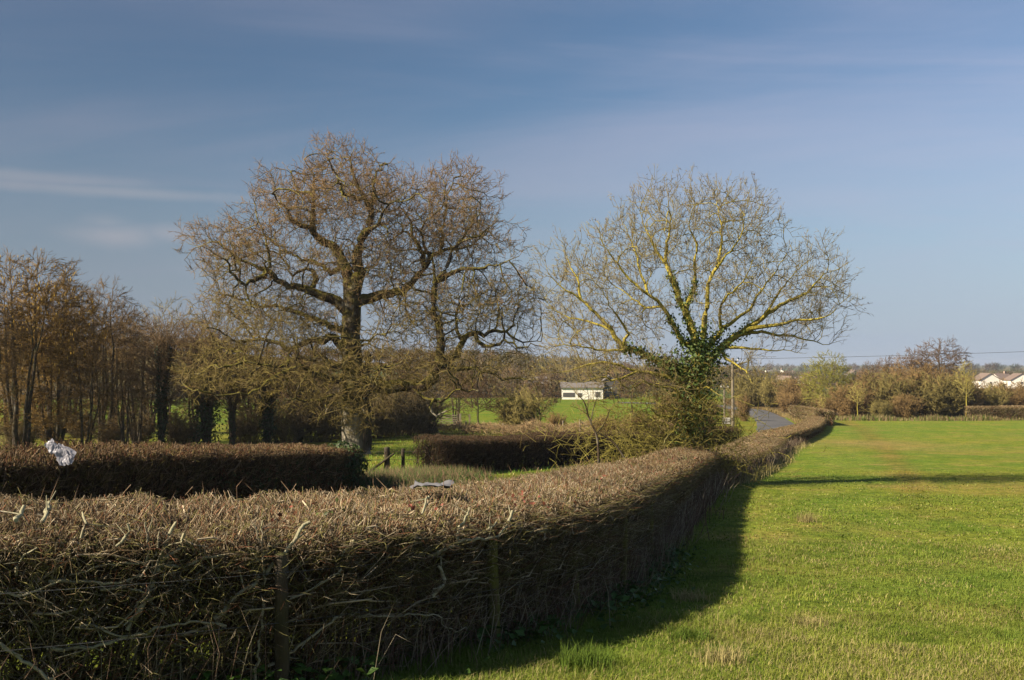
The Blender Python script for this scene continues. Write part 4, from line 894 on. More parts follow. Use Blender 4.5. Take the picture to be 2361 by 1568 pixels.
# hand-placed pale branches of the foreground hedge, thick enough to pick out one by one
M_branch = mossy_mat('pale_branch', (.19, .15, .11), (.27, .25, .16), (.38, .34, .28), .45, 9)
def c1pt(cx_, cy_): return (cx_ * .6058 / 3.75, (1600 + cy_ * .6058) / 3.75)
def c2pt(cx_, cy_): return ((1280 + cx_ * .6058) / 3.75, (1600 + cy_ * .6058) / 3.75)
def face_at(px, py, out=.15):
    """point on the field-side face (or top) of the foreground hedge seen at a pixel"""
    d = at(px, py, 1.0); best = None
    for Y in np.arange(2.2, 30, .04):
        p = d * Y; xe = hedge_x(Y) + out
        if p[0] <= xe and p[2] < gz(p[0], Y) + (1.36 if xe - p[0] < .35 else 1.42) * y_h(0, (0, Y)): return p
    return d * 8
HERO = [
 (c1pt, [(915, 1050), (945, 960), (965, 890), (1010, 830), (1060, 780), (1110, 750), (1140, 660)], .028, .012),
 (c1pt, [(960, 880), (1060, 865), (1150, 865), (1250, 820), (1330, 795), (1400, 790)], .016, .009),
 (c1pt, [(1000, 840), (1030, 720), (1070, 620), (1090, 590)], .02, .012),
 (c1pt, [(840, 940), (890, 870), (910, 770), (905, 660), (900, 590)], .014, .008),
 (c1pt, [(945, 930), (950, 850), (970, 760), (985, 650)], .013, .006),
 (c1pt, [(300, 960), (430, 955), (560, 960), (700, 975), (840, 930), (900, 890)], .017, .009),
 (c1pt, [(620, 1010), (760, 1000), (900, 1020), (1000, 990), (1080, 980)], .013, .007),
 (c1pt, [(910, 1060), (880, 1130), (830, 1200), (790, 1260)], .028, .022),
 (c1pt, [(930, 1070), (980, 1120), (1030, 1170)], .01, .006),
 (c1pt, [(290, 1370), (430, 1375), (560, 1365), (720, 1320), (900, 1270), (1060, 1230), (1200, 1215), (1330, 1215), (1400, 1235)], .019, .01),
 (c1pt, [(500, 1235), (600, 1230), (640, 1255), (700, 1285), (770, 1300)], .012, .008),
 (c1pt, [(0, 1030), (130, 1040), (260, 1010), (380, 950)], .014, .008),
 (c1pt, [(1580, 1568), (1605, 1350), (1625, 1150), (1635, 950), (1630, 780), (1620, 680), (1625, 580)], .016, .006),
 (c1pt, [(1630, 770), (1580, 650), (1535, 545)], .008, .004),
 (c1pt, [(1635, 900), (1560, 760), (1540, 700)], .01, .006),
 (c1pt, [(1650, 910), (1740, 800), (1830, 700), (1870, 630), (1920, 590)], .022, .017),
 (c1pt, [(1660, 1480), (1800, 1390), (1920, 1310), (2060, 1200), (2113, 1175)], .016, .011),
 (c1pt, [(1330, 1190), (1450, 1060), (1560, 980), (1600, 930)], .026, .02),
 (c1pt, [(720, 740), (770, 690), (795, 640), (790, 600)], .014, .01),
 (c1pt, [(100, 920), (110, 860), (150, 790), (230, 750)], .012, .008),
 (c1pt, [(100, 580), (125, 540), (150, 490)], .02, .016),
 (c1pt, [(260, 590), (290, 520), (300, 470)], .018, .014),
 (c1pt, [(500, 690), (520, 600), (510, 530)], .012, .008),
 (c1pt, [(0, 1340), (70, 1400), (200, 1490), (330, 1560)], .02, .014),
 (c1pt, [(1700, 1105), (1850, 1050), (2000, 960), (2113, 880)], .012, .009),
 (c1pt, [(860, 850), (760, 850), (640, 860), (520, 890), (430, 920)], .01, .006),
 (c2pt, [(540, 800), (640, 760), (720, 720), (800, 700), (900, 700), (970, 680), (1030, 610)], .022, .014),
 (c2pt, [(700, 730), (730, 650), (770, 560), (790, 500)], .016, .01),
 (c2pt, [(1030, 620), (1045, 560), (1060, 520)], .02, .016),
 (c2pt, [(880, 660), (930, 620), (960, 590)], .016, .012),
 (c2pt, [(560, 1050), (620, 990), (640, 950), (600, 860)], .024, .016),
 (c2pt, [(0, 1165), (150, 1170), (300, 1180), (450, 1165), (600, 1175), (640, 1240), (720, 1265), (770, 1240)], .012, .006),
 (c2pt, [(0, 800), (40, 740), (80, 700)], .012, .009),
 (c2pt, [(1180, 690), (1220, 640), (1270, 610)], .013, .01),
 (c2pt, [(990, 650), (1120, 640), (1250, 650)], .009, .006),
 (c2pt, [(500, 540), (520, 480), (540, 430)], .014, .01),
]
rr_ = np.random.default_rng(5)
for fn, pts, r0, r1 in HERO:
    P3 = [face_at(*fn(*p)) for p in pts]
    # keep the depth along one branch smooth
    dd = np.array([p[1] for p in P3]); dd = np.interp(np.arange(len(dd)), [0, len(dd) - 1], [np.median(dd[:2]), np.median(dd[-2:])]) * .5 + dd.mean() * .5
    P3 = np.array([p * ((.35 * d_ + .65 * p[1]) / p[1]) for p, d_ in zip(P3, dd)])
    c = resample(catmull(P3, 6), .05); c[1:-1] += rr_.normal(0, .008, (len(c) - 2, 3))
    g = Geo(); k_ = c[:, 1].mean() / 5.0
    tube(g, c, np.linspace(r0, r1, len(c)) * .8 * rr_.uniform(.82, 1.2, len(c)), 7, (.5, .5, .5)); 
    # a few side spurs
    for i in range(2, len(c) - 1, 4):
        d = norm(norm(c[i] - c[i - 1]) + rr_.normal(0, .8, 3)); e = c[i] + d * rr_.uniform(.06, .2)
        prisms(g, c[i][None], e[None], r1 * .5, r1 * .25, 4, c0=(.4, .4, .4))
    g.build('branch', M_branch, near_hedge, nb)

# ------------------------------------------------------------------ fence posts, wires
def post_geo(h, w, lean, seed, pointed=True):
    g = Geo(); q = np.random.default_rng(seed); n = 8
    pts = np.array([[lean[0] * t * h, lean[1] * t * h, -.35 + t * (h + .35)] for t in np.linspace(0, 1, n)]); pts[:, :2] += q.normal(0, .004, (n, 2))
    tube(g, pts, w * np.linspace(1.04, .96, n) * q.uniform(.98, 1.02, n), 10, (.5, .5, .5)); return g
NEARP = [((281, 690), 1.05, .055, (0, .02), 'weathered round fence post in the foreground hedge, nearest the bottom edge'),
         ((496, 630), 1.0, .058, (-.04, .02), 'mossy green fence post standing in the hedge face above dark grass'),
         ((579, 614), .95, .055, (-.1, .05), 'leaning mossy fence post in the hedge, nearest the sunny grass corner'),
         ((622, 580), .95, .055, (.02, 0), 'slim shaded post in the hedge just past the leaning mossy post'),
         ((650, 548), .95, .055, (0, .03), 'small far post in the hedge face, last before the lichen-yellow tree')]
post_pos = []
for i, ((px, py), h, w, ln_, lab) in enumerate(NEARP):
    d = at(px, py, 1); Y = None
    for Y in np.arange(3, 28, .02):
        if d[0] * Y <= hedge_x(Y) + .03: break
    Y -= .10; x = d[0] * Y
    p = np.array([x, Y, gz(x, Y)]); post_pos.append(p)
    o = thing('fence_post', lab, 'fence post', p, group='fence posts standing in the foreground hedge')
    post_geo(h, w, ln_, i).build('shaft', M_dark if i == 0 else M_post, o)
def wire(name, pts, rad, label, cat, mat=M_wire, barbs=0, group=None, sag=.02):
    g = Geo(); out = []
    for a, b_ in zip(pts[:-1], pts[1:]):
        t = np.linspace(0, 1, 14)[:, None]; s_ = a * (1 - t) + b_ * t; s_[:, 2] -= (4 * t * (1 - t))[:, 0] * sag * np.linalg.norm(b_ - a); out.append(s_)
    c = np.vstack(out); o = c[0].copy(); tube(g, c, rad, 4, (1, 1, 1))
    if barbs:
        c2 = resample(c, barbs); n = len(c2); v = norm(np.random.default_rng(2).normal(0, 1, (n, 3))); prisms(g, c2 - v * .02, c2 + v * .02, rad, rad, 3)
    root = g.build(name, mat, None, o); root.location = o; return tag(root, label, cat, group)
pp = [np.array([-6.0, 4.95, gz(-6, 4.95)])] + post_pos
for hh_, lab in ((.92, 'top strand of barbed wire stretched along the foreground hedge posts'), (.55, 'lower strand of barbed wire stretched along the foreground hedge posts')):
    wire('barbed_wire', [p + np.array([.06, 0, hh_]) for p in pp], .0025, lab, 'wire', barbs=.15, sag=.006)
# gap fence beyond the lane
GAP = [(387, 474), (403, 473), (427, 473)]
gp = []
for i, (px, py) in enumerate(GAP):
    p = at(px, py, 37.5 + i * .3); p[2] = gz(p[0], p[1]); gp.append(p)
    labs = ['thick dark fence post with a slanting brace in the gap between lane hedges', 'thin dark fence post in the middle of the gap between lane hedges', 'dark fence post in the gap beside the ragged end of the shaded hedge']
    o = thing('fence_post', labs[i], 'fence post', p, group='fence posts in the hedge gap')
    post_geo((1.0, .95, 1.05)[i], (.11, .07, .085)[i], (0, 0), 20 + i).build('shaft', M_dark, o)
    if i == 0:
        g = Geo(); tube(g, np.array([[-.85, -.25, -.1], [-.3, -.13, .35], [.28, -.12, .78]]), .05, 6, (.4, .4, .4)); g.build('brace', M_dark, o)
for hh_, lab in ((.85, 'upper plain wire between the fence posts in the hedge gap'), (.55, 'lower plain wire between the fence posts in the hedge gap')):
    e0_ = np.array([-4.9, 33.5, gz(-4.9, 33.5)]); wire('fence_wire', [q_ + np.array([0, -.09, hh_]) for q_ in [gp[0] + np.array([-.9, -.3, 0])] + gp + [gp[2] + np.array([1.0, .6, 0])]], .006, lab, 'wire', sag=.01)

# ------------------------------------------------------------------ background trees (templates, then linked copies)
def make_tree(seed, H, Wd, stems, crown_lo, natt, step, tipR, templ, col0, col1, bark_split=.03, r_base=.12, shape='oval', radk=1.6, up=.15, dens=1, low=.0):
    r = np.random.default_rng(seed); s = Skel(); s.y0 = 0
    for k in range(stems):
        a = 6.283 * (k + r.random() * .6) / max(1, stems); sp = 0 if stems == 1 else Wd * r.uniform(.06, .24)
        h = H * r.uniform(.75, .97); t = np.linspace(0, 1, 9)[:, None]; b0 = np.array([math.cos(a), math.sin(a), 0]) * (0 if stems == 1 else r.uniform(.1, .35))
        pts = b0 * (1 - t) + np.concatenate([np.cos(a) * sp * t ** .8 + b0[0] * t, np.sin(a) * sp * t ** .8 + b0[1] * t, h * t], 1); pts[1:] += np.cumsum(r.normal(0, H * .008, (8, 3)) * np.array([1, 1, .2]), 0)
        s.add_chain(resample(pts, step), r_base * r.uniform(.7, 1.1) * (1 if stems == 1 else .75), .015)
    v = norm(r.normal(0, 1, (natt, 3))) * r.random((natt, 1)) ** .42
    zc, zr = H * (1 + crown_lo) / 2, H * (1 - crown_lo) / 2
    wz = 1.0 if shape == 'oval' else (1 - .35 * v[:, 2:3])
    A = np.concatenate([v[:, :2] * Wd / 2 * wz, v[:, 2:3] * zr + zc], 1); A[:, 2] += (vnoise(A[:, 0] * .9 + seed, A[:, 1] * .9) - .5) * zr * .35
    if low > 0:
        m_ = int(natt * low); B = np.stack([r.normal(0, Wd * .25, m_), r.normal(0, Wd * .25, m_), r.uniform(.06, crown_lo, m_) * H], 1); A = np.vstack([A, B])
    s.grow(A, step, step * 8, step * 1.35, 60, .25, up, seed, 6000); s.finish(tipR, 2.4)
    gt, gc = Geo(), Geo()
    def tc2(R_): return col0 + (col1 - col0) * rng.random((len(R_), 1))
    s.mesh(gt, gc, bark_split, (.4, .4, .4), tc2)
    tp = np.where((s.R < tipR * 2.2) & (s.PAR >= 0))[0]; tp = np.repeat(tp, dens)
    scatter_twigs(gc, s.P[tp], s.D[tp], templ, 1.0, col0, col1, r, radk, .3)
    return [gt.build('trunk', M_dark, link=False), gc.build('crown', M_twig, link=False)], s
c_ = lambda *a: np.array(a)
ALD = [make_tree(200 + i, 11, 5.2, 5, .36, 900, .42, .010, FAR_T, c_(.082, .053, .028), c_(.145, .096, .05), r_base=.2, shape='oval', dens=3, low=.05, radk=1.25, up=.06)[0] for i in range(3)]
CAT, CATs = make_tree(210, 11, 7.0, 6, .30, 1300, .42, .010, FAR_T, c_(.12, .072, .026), c_(.21, .13, .042), r_base=.2, dens=3, low=.05, radk=1.4, up=.06)
# catkins on the hazel-like tree
g = Geo(); q = np.random.default_rng(9); tp = np.where((CATs.K == 0) & (CATs.P[:, 2] > 4.5))[0]; tp = np.repeat(tp, 3); Pq = CATs.P[tp] + q.normal(0, .3, (len(tp), 3)); cones(g, Pq, Pq + np.array([0, 0, -1]) * q.uniform(.12, .22, (len(tp), 1)), .024, c0=c_(.40, .26, .06)); prisms(g, Pq + np.array([0, 0, .1]), Pq, .014, .024, 3, c0=c_(.44, .28, .06))
CAT.append(g.build('catkins', M_twig, link=False)); CAT[2]['kind'] = 'stuff'
PALET = [make_tree(220, 10, 4.5, 3, .3, 800, .42, .010, FAR_T, c_(.17, .15, .10), c_(.24, .21, .14), r_base=.14, up=.4, dens=1)[0]]
ROUND = [make_tree(230 + i, 9, 7, 1, .32, 1000, .45, .012, FAR_T, c_(.085, .054, .036), c_(.14, .092, .06), r_base=.2, dens=2, radk=2.2)[0] for i in range(2)]
def make_shrub(seed, H, Wd, nstem, col0, col1, radk=1.0, low=.0, bend=.5, tw=3):
    r = np.random.default_rng(seed); gs, gt = Geo(), Geo(); n = nstem
    a = r.uniform(0, 6.283, n); b0 = np.stack([np.cos(a), np.sin(a), 0 * a], 1) * (r.random((n, 1)) ** .6) * Wd * .22
    d = norm(b0 / (Wd * .3) * bend + np.stack([r.normal(0, .12, n), r.normal(0, .12, n), np.ones(n)], 1)); h = H * r.uniform(.55, 1.0, n) * (1 - .25 * (np.linalg.norm(b0, axis=1) / (Wd * .28)) ** 2)
    p = b0.copy(); rad = r.uniform(.012, .03, n) * radk; cc = (col0 + (col1 - col0) * r.random((n, 1))) * .85; NS = 6; allP, allD = [], []
    for i in range(NS):
        q = p + d * (h / NS)[:, None]; prisms(gs, p, q, rad, rad * .8, 4, c0=cc)
        for k in range(tw if i > 0 else 1):
            t = r.random((n, 1)); allP.append(p + (q - p) * t); allD.append(norm(d + r.normal(0, .75, (n, 3))))
        p = q; rad = rad * .8; d = norm(d + r.normal(0, .14, (n, 3)) + np.array([0, 0, .04]))
    P_, D_ = np.vstack(allP), np.vstack(allD)
    scatter_twigs(gt, P_, D_, FAR_T, min(1.0, H / 4.0) * 1.1, col0, col1, r, radk * 1.6, .18)
    return [gs.build('stems', M_twig, link=False), gt.build('twigs', M_twig, link=False)]
SH_BR = [make_shrub(300 + i, 5.5, 5.5, 75, c_(.12, .078, .04), c_(.21, .14, .07), 1.7) for i in range(3)]
SH_OL = [make_shrub(310 + i, 5.0, 5.5, 75, c_(.115, .095, .04), c_(.20, .165, .065), 1.7) for i in range(2)]
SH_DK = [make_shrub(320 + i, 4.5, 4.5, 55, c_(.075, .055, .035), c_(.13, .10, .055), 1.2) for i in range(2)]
def plant(name, parts, label, cat, px, Y, h_scale, group=None, rz=None, py=None, wide=1.0, r=np.random.default_rng(77)):
    p = at(px, 400, Y); p[2] = gz(p[0], p[1]) - .05
    s_ = h_scale
    o = thing(name, label, cat, p, r.uniform(0, 6.28) if rz is None else rz, group, (s_ * wide, s_ * wide, s_))
    stamp(parts, o); return o
def hs_for(px, Y, top_py, H):
    p = at(px, top_py, Y); return (p[2] - gz(p[0], Y)) / H
def put(kind, H, name, label, cat, px, Y, top, group=None, wide=1.0): return plant(name, kind, label, cat, px, Y, hs_for(px, Y, top, H), group, wide=wide)
put(CAT, 10.6, 'hazel_tree', 'bare tree at the far left edge hung with ochre catkins', 'tree', 22, 57, 262, wide=1.05)
put(CAT, 10.6, 'hazel_tree', 'smaller catkin-hung tree just right of the tall one at the left edge', 'tree', 55, 61, 290)
put(ALD[0], 10.6, 'alder_tree', 'tall reddish-brown bare tree with a pointed crown right of the catkin trees', 'tree', 104, 66, 287)
put(ALD[1], 10.6, 'alder_tree', 'dark reddish bare tree with a low rounded crown beside the pointed one', 'tree', 137, 69, 312)
put(PALET[0], 9.7, 'ash_tree', 'slim pale grey tree with upright twigs rising behind the dark ivy trunks', 'tree', 166, 74, 306)
put(ALD[2], 10.6, 'alder_tree', 'bare brown tree close left of the oak, half behind its outer twigs', 'tree', 196, 72, 326)
put(ALD[1], 10.6, 'alder_tree', 'bare leaning multi-stemmed tree behind the hedge right of the white bag', 'tree', 85, 58, 345)
put(ALD[2], 10.6, 'alder_tree', 'bare bushy tree between the pointed tree and the ivy trunks', 'tree', 125, 60, 365)
put(ALD[2], 10.6, 'alder_tree', 'bare tree at the left margin in front of the catkin tree', 'tree', -14, 54, 300)
# ivy-clad trunks under the trees
def ivy_tree(px, Y, top, wdt, label, n=1600, cr=None, stems=2):
    r = np.random.default_rng(int(px * 7)); p = at(px, 400, Y); p[2] = gz(p[0], Y); H = at(px, top, Y)[2] - p[2]
    o = thing('ivy_clad_tree', label, 'tree', p); g, gl, gc = Geo(), Geo(), Geo()
    for k in range(stems):
        t = np.linspace(0, 1, 8)[:, None]; off = (k - (stems - 1) / 2) * .5; pts = np.concatenate([off * .02 + off * 1.3 * t + r.normal(0, .05, (8, 1)), r.normal(0, .1, (8, 1)) + .3 * off * t, H * t - .1], 1)
        tube(g, pts, np.linspace(.2, .06, 8), 7, (.4, .4, .4)); m_ = n // stems; tt = r.random(m_) ** .9; c = np.stack([np.interp(tt, t[:, 0], pts[:, i]) for i in range(3)], 1)
        v = norm(r.normal(0, 1, (m_, 3))); c += v * (np.abs(r.normal(wdt * .5, wdt * .28, (m_, 1)))) * (1.1 - .5 * tt[:, None])
        leaves(gl, c, v + r.normal(0, .5, (m_, 3)), .16, c_(.018, .03, .010) + r.random((m_, 1)) * c_(.022, .03, .008), r=r)
        b0 = pts[r.integers(3, 8, 90)] ; dd = norm(np.stack([r.normal(0, 1, 90), r.normal(0, .7, 90), r.uniform(.1, 1, 90)], 1)); scatter_twigs(gc, b0, dd, FAR_T, 2.0, c_(.08, .055, .035), c_(.14, .09, .055), r, 1.4, .3)
        e = b0 + dd * 1.3; scatter_twigs(gc, e, dd, FAR_T, 1.8, c_(.08, .055, .035), c_(.14, .09, .055), r, 1.2, .3)
    g.build('trunk', M_dark, o); gl.build('ivy', M_leaf, o); gc.build('crown', M_twig, o)
ivy_tree(163, 63, 345, .5, 'twin trunk thick with dark ivy standing between gaps of bright field', 1700)
ivy_tree(207, 64, 350, 1.3, 'broad dark ivy-smothered tree beside the twin ivy trunk', 2600, stems=3)
ivy_tree(232, 66, 360, .35, 'thin leaning tree with dark ivy, third along from the twin ivy trunk', 900)
ivy_tree(268, 67, 372, .7, 'dark ivied tree in the deep shade under the left side of the oak', 1800)
ivy_tree(300, 72, 375, .9, 'dark ivied tree in the shade just left of the oak trunk', 1800, stems=3)
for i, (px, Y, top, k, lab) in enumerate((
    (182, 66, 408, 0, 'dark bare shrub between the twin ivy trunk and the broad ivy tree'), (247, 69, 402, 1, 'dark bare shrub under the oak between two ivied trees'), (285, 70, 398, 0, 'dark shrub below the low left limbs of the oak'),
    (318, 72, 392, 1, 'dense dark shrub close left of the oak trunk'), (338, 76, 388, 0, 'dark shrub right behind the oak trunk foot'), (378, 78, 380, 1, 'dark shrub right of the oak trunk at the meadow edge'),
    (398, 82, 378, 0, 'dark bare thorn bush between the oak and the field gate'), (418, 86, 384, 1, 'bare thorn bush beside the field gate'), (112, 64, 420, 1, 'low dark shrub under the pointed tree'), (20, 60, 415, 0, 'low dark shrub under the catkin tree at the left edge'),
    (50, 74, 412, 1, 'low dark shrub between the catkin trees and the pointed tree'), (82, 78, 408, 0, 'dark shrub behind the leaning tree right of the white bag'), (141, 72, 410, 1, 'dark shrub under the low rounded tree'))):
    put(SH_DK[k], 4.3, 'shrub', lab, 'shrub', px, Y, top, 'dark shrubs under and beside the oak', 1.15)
put(ALD[1], 10.6, 'thorn_tree', 'dark bare thicket tree just right of the oak trunk in the background', 'tree', 392, 92, 346, wide=1.3)
put(ALD[2], 10.6, 'thorn_tree', 'dark bare tree above the field gate', 'tree', 424, 104, 348, wide=1.3)
put(ALD[0], 10.6, 'thorn_tree', 'dark bare tree behind the oak trunk', 'tree', 345, 88, 350, wide=1.4)
put(ALD[1], 10.6, 'thorn_tree', 'bare tree left behind the oak trunk', 'tree', 305, 90, 348, wide=1.4)
put(ALD[2], 10.6, 'thorn_tree', 'bare tree under the left edge of the oak crown', 'tree', 252, 84, 352, wide=1.3)
put(ALD[0], 10.6, 'thorn_tree', 'bare tree between the field gate and the small meadow tree', 'tree', 456, 118, 362, wide=1.2)
put(ROUND[1], 8.6, 'thorn_tree', 'small bare tree standing before the white barn', 'tree', 540, 100, 376)
for px_, Y_, top_, kk_, lab_ in ((12, 84, 322, 0, 'bare tree deep behind the catkin tree at the far left'), (68, 88, 318, 1, 'bare tree deep behind the smaller catkin tree'), (118, 86, 330, 2, 'bare tree deep behind the pointed tree'), (150, 92, 338, 0, 'bare tree deep behind the low rounded tree'), (40, 78, 336, 2, 'bare tree behind the white bag, between the two catkin trees')):
    put(ALD[kk_], 10.6, 'alder_tree', lab_, 'tree', px_, Y_, top_, 'bare trees behind the left-hand row', wide=1.35)
for px_, Y_, top_, kk_, lab_ in ((472, 190, 374, 0, 'small bare tree at the top of the pasture left of the barn'), (512, 205, 376, 1, 'small round bare tree at the top of the pasture near the barn'), (632, 160, 377, 0, 'small bare tree right of the dark farm building'), (656, 150, 370, 1, 'small bare tree behind the ivy trunk right of the barn')):
    put(ROUND[kk_], 8.6, 'thorn_tree', lab_, 'tree', px_, Y_, top_, wide=1.2)
put(ROUND[0], 8.6, 'thorn_tree', 'small bare tree on the meadow edge right of the gate', 'tree', 478, 92, 372)
put(SH_OL[0], 4.8, 'shrub', 'multi-stemmed bare bush right of the small tree at the meadow edge', 'shrub', 520, 92, 385)
put(SH_BR[1], 5.3, 'shrub', 'bare brown bush between the multi-stemmed bush and the lichen-yellow tree', 'shrub', 556, 88, 412)
put(SH_BR[2], 5.3, 'shrub', 'bare brown bush behind the ivy trunk of the lichen-yellow tree', 'shrub', 606, 80, 414, wide=1.3)
put(SH_BR[0], 5.3, 'shrub', 'bare brown bush under the lichen-yellow tree right of its suckers', 'shrub', 640, 78, 409, wide=1.3)
put(SH_BR[1], 5.3, 'shrub', 'tall brown bush behind the lichen-yellow tree near the pole', 'shrub', 676, 86, 388)
put(SH_BR[2], 5.3, 'shrub', 'ruddy brown bush just left of the wooden pole', 'shrub', 708, 108, 398)
put(SH_BR[0], 5.3, 'shrub', 'tall pale brown clipped bush between the pole and the lane', 'shrub', 744, 114, 393, wide=.5)
put(SH_BR[1], 5.3, 'shrub', 'low red-brown bush at the foot of the wooden pole', 'shrub', 727, 106, 415, wide=.9)
YB = make_tree(250, 8, 7.5, 5, .12, 900, .45, .012, FAR_T, c_(.125, .125, .03), c_(.205, .19, .045), r_base=.1, dens=2, radk=2.2, up=.2)[0]
# thicket beyond the field
TH = [(752, 175, 372, SH_OL[0], 'shrub', 'olive bare shrub left of the lane bend'), (775, 170, 376, SH_OL[1], 'shrub', 'olive bare shrub behind the far end of the lane'), (800, 160, 380, SH_BR[0], 'shrub', 'brown bare shrub behind the lane bend, left of the yellow-green bush'),
      (790, 150, 395, SH_BR[2], 'shrub', 'low brown shrub on the bank of the lane bend'), (815, 150, 392, SH_OL[1], 'shrub', 'low olive shrub at the corner of lane and field'),
      (829, 138, 362, YB, 'bush', 'rounded yellow-green bush standing above the thicket'), (850, 132, 388, SH_BR[1], 'shrub', 'brown bare shrub in front of the yellow-green bush'), (828, 134, 400, SH_BR[2], 'shrub', 'low brown shrub at the left end of the field hedge'),
      (872, 136, 377, SH_BR[0], 'shrub', 'brown bare shrub right of the yellow-green bush'), (893, 134, 372, SH_OL[0], 'shrub', 'olive-tinged bare shrub in the middle of the thicket'), (915, 138, 368, SH_BR[2], 'shrub', 'tall brown bare shrub below the smaller round-crowned tree'),
      (938, 134, 372, SH_OL[1], 'shrub', 'olive bare shrub below the larger round-crowned tree'), (958, 136, 378, SH_BR[1], 'shrub', 'brown bare shrub left of the thin yellow-stemmed tree'), (985, 138, 380, SH_OL[0], 'shrub', 'green-tinged shrub right of the thin yellow-stemmed tree'),
      (1008, 140, 380, SH_BR[0], 'shrub', 'brown bare shrub at the right margin above the clipped hedge'), (1036, 138, 380, SH_BR[2], 'shrub', 'brown bare shrub cut by the right margin'), (905, 128, 398, SH_BR[1], 'shrub', 'low brown shrub along the field edge in mid thicket'), (880, 128, 402, SH_OL[1], 'shrub', 'low olive shrub along the field edge near the little yellow tree')]
for px, Y, top, k, nm, lab in TH: put(k, 7.6 if nm == "bush" else 5.2, nm, lab, nm, px, Y, top - (0 if px > 975 else 4), None if nm == 'bush' else 'bare shrubs of the thicket beyond the field', .95 if nm == 'bush' else 1.25)
put(ROUND[0], 8.7, 'round_tree', 'larger round-crowned reddish tree above the thicket', 'tree', 941, 150, 344, wide=1.0)
put(ROUND[1], 8.7, 'round_tree', 'smaller round-crowned reddish tree left of the larger one above the thicket', 'tree', 912, 152, 354, wide=.9)
put(ROUND[1], 8.7, 'round_tree', 'little round-topped tree further left above the thicket', 'tree', 888, 158, 361, wide=.8)
put(ROUND[0], 8.7, 'round_tree', 'smallest round-topped tree beside the yellow-green bush', 'tree', 868, 162, 365, wide=.6)
YT = make_tree(240, 8, 2.6, 1, .35, 400, .35, .012, FAR_T, c_(.28, .24, .08), c_(.36, .31, .12), r_base=.1, up=.4, radk=1.6, bark_split=.02)[0]
YT[0].data.materials[0] = M_ash
put(YT, 7.8, 'lichen_tree', 'thin yellow-stemmed tree with upright branches at the right of the thicket', 'tree', 966, 126, 364)
put(YT, 7.8, 'lichen_tree', 'little yellow lichen-covered tree at the field edge below the thicket', 'tree', 857, 124, 384, wide=1.3)
put(YT, 7.8, 'lichen_tree', 'pale forked sapling at the field edge near the lane bend', 'tree', 822, 126, 394, wide=.9)
rhb = at(1000, 415, 122); rhb[2] = gz(rhb[0], 122)
rhedge = thing('hedge', 'low clipped hedge along the far field edge at the right margin', 'hedge', rhb)
lay_hedge(rhedge, [at(970, 415, 123)[:2], at(1010, 415, 122)[:2], at(1090, 415, 121)[:2]], HC_far, 2.0, rh, lambda s, p: 1.25, lambda s, p: 1.3)

# ------------------------------------------------------------------ far woods and hills
def mini_tree(seed):
    r = np.random.default_rng(seed); S = []
    n = 60; v = norm(r.normal(0, 1, (n, 3))) * r.random((n, 1)) ** .4 * np.array([.42, .42, .38]) + np.array([0, 0, .6])
    d = norm(v - np.array([0, 0, .25]) + r.normal(0, .2, (n, 3))); return v, d, r.uniform(.2, .42, n)
MT = [mini_tree(i) for i in range(5)]
def far_wood(name, P, H, cols, seed, label, cat='wood', thick=.032):
    r = np.random.default_rng(seed); g = Geo()
    for k in range(5):
        w = np.where(np.arange(len(P)) % 5 == k)[0]
        if not len(w): continue
        v, d, l = MT[k]; n = len(v); h = H[w]
        A = P[w][:, None] + v[None] * h[:, None, None] * np.array([1.15, 1.15, 1]); B = A + d[None] * (l[None, :, None] * h[:, None, None])
        c = np.repeat(cols[w][:, None], n, 1) * r.uniform(.7, 1.3, (len(w), n, 1))
        cones(g, A.reshape(-1, 3), B.reshape(-1, 3), np.repeat(h * thick, n), c0=c.reshape(-1, 3))
        prisms(g, P[w] - np.array([0, 0, .4]), P[w] + np.array([0, 0, 1]) * h[:, None] * .6, h * .02, h * .012, 4, c0=cols[w] * .6)
    return tag(g.build(name, M_twig), label, cat, kind='stuff')
r = np.random.default_rng(51)
def rand_cols(n, base): return np.array(base)[r.integers(0, len(base), n)] * r.uniform(.8, 1.2, (n, 1))
BRC = [(.095, .062, .036), (.075, .052, .032), (.10, .08, .042), (.06, .055, .03)]
# wooded slope behind the barn
n = 400; Y = r.uniform(300, 620, n); px = r.uniform(395, 735, n); X = (px - 512) / F_PX * Y
wm = r.random(n) < np.where(px > 660, .8, 1)
P = np.stack([X, Y, ground(X, Y)], 1)[wm]; far_wood('woodland', P, r.uniform(5, 8.5, len(P)), rand_cols(len(P), BRC), 1, 'brown leafless wood covering the hillside behind the white barn')
n = 150; Y = r.uniform(262, 300, n); X = (r.uniform(400, 560, n) - 512) / F_PX * Y; P = np.stack([X, Y, ground(X, Y)], 1); far_wood('hedgerow', P, r.uniform(3.2, 6.5, n), rand_cols(n, BRC), 2, 'brown hedgerow along the top of the bright green pasture')
n = 160; Y = r.uniform(560, 660, n); X = (r.uniform(-30, 420, n) - 512) / F_PX * Y; P = np.stack([X, Y, ground(X, Y)], 1); far_wood('tree_line', P, r.uniform(5, 9, n), rand_cols(n, BRC) * .8, 3, 'dark line of trees along the hilltop behind the left-hand trees')
n = 160; Y = r.uniform(200, 230, n); X = (r.uniform(-20, 330, n) - 512) / F_PX * Y; P = np.stack([X, Y, ground(X, Y)], 1); far_wood('hedgerow', P, r.uniform(2.5, 5, n), rand_cols(n, BRC), 4, 'brown hedgerow crossing the field behind the left-hand trees')
n = 420; Y = r.uniform(430, 900, n); X = (r.uniform(720, 1120, n) - 512) / F_PX * Y; P = np.stack([X, Y, ground(X, Y)], 1); far_wood('woodland', P, r.uniform(4, 7.5, n), rand_cols(n, BRC + [(.08, .085, .05)]), 5, 'scattered brown trees round the village roofs on the right')
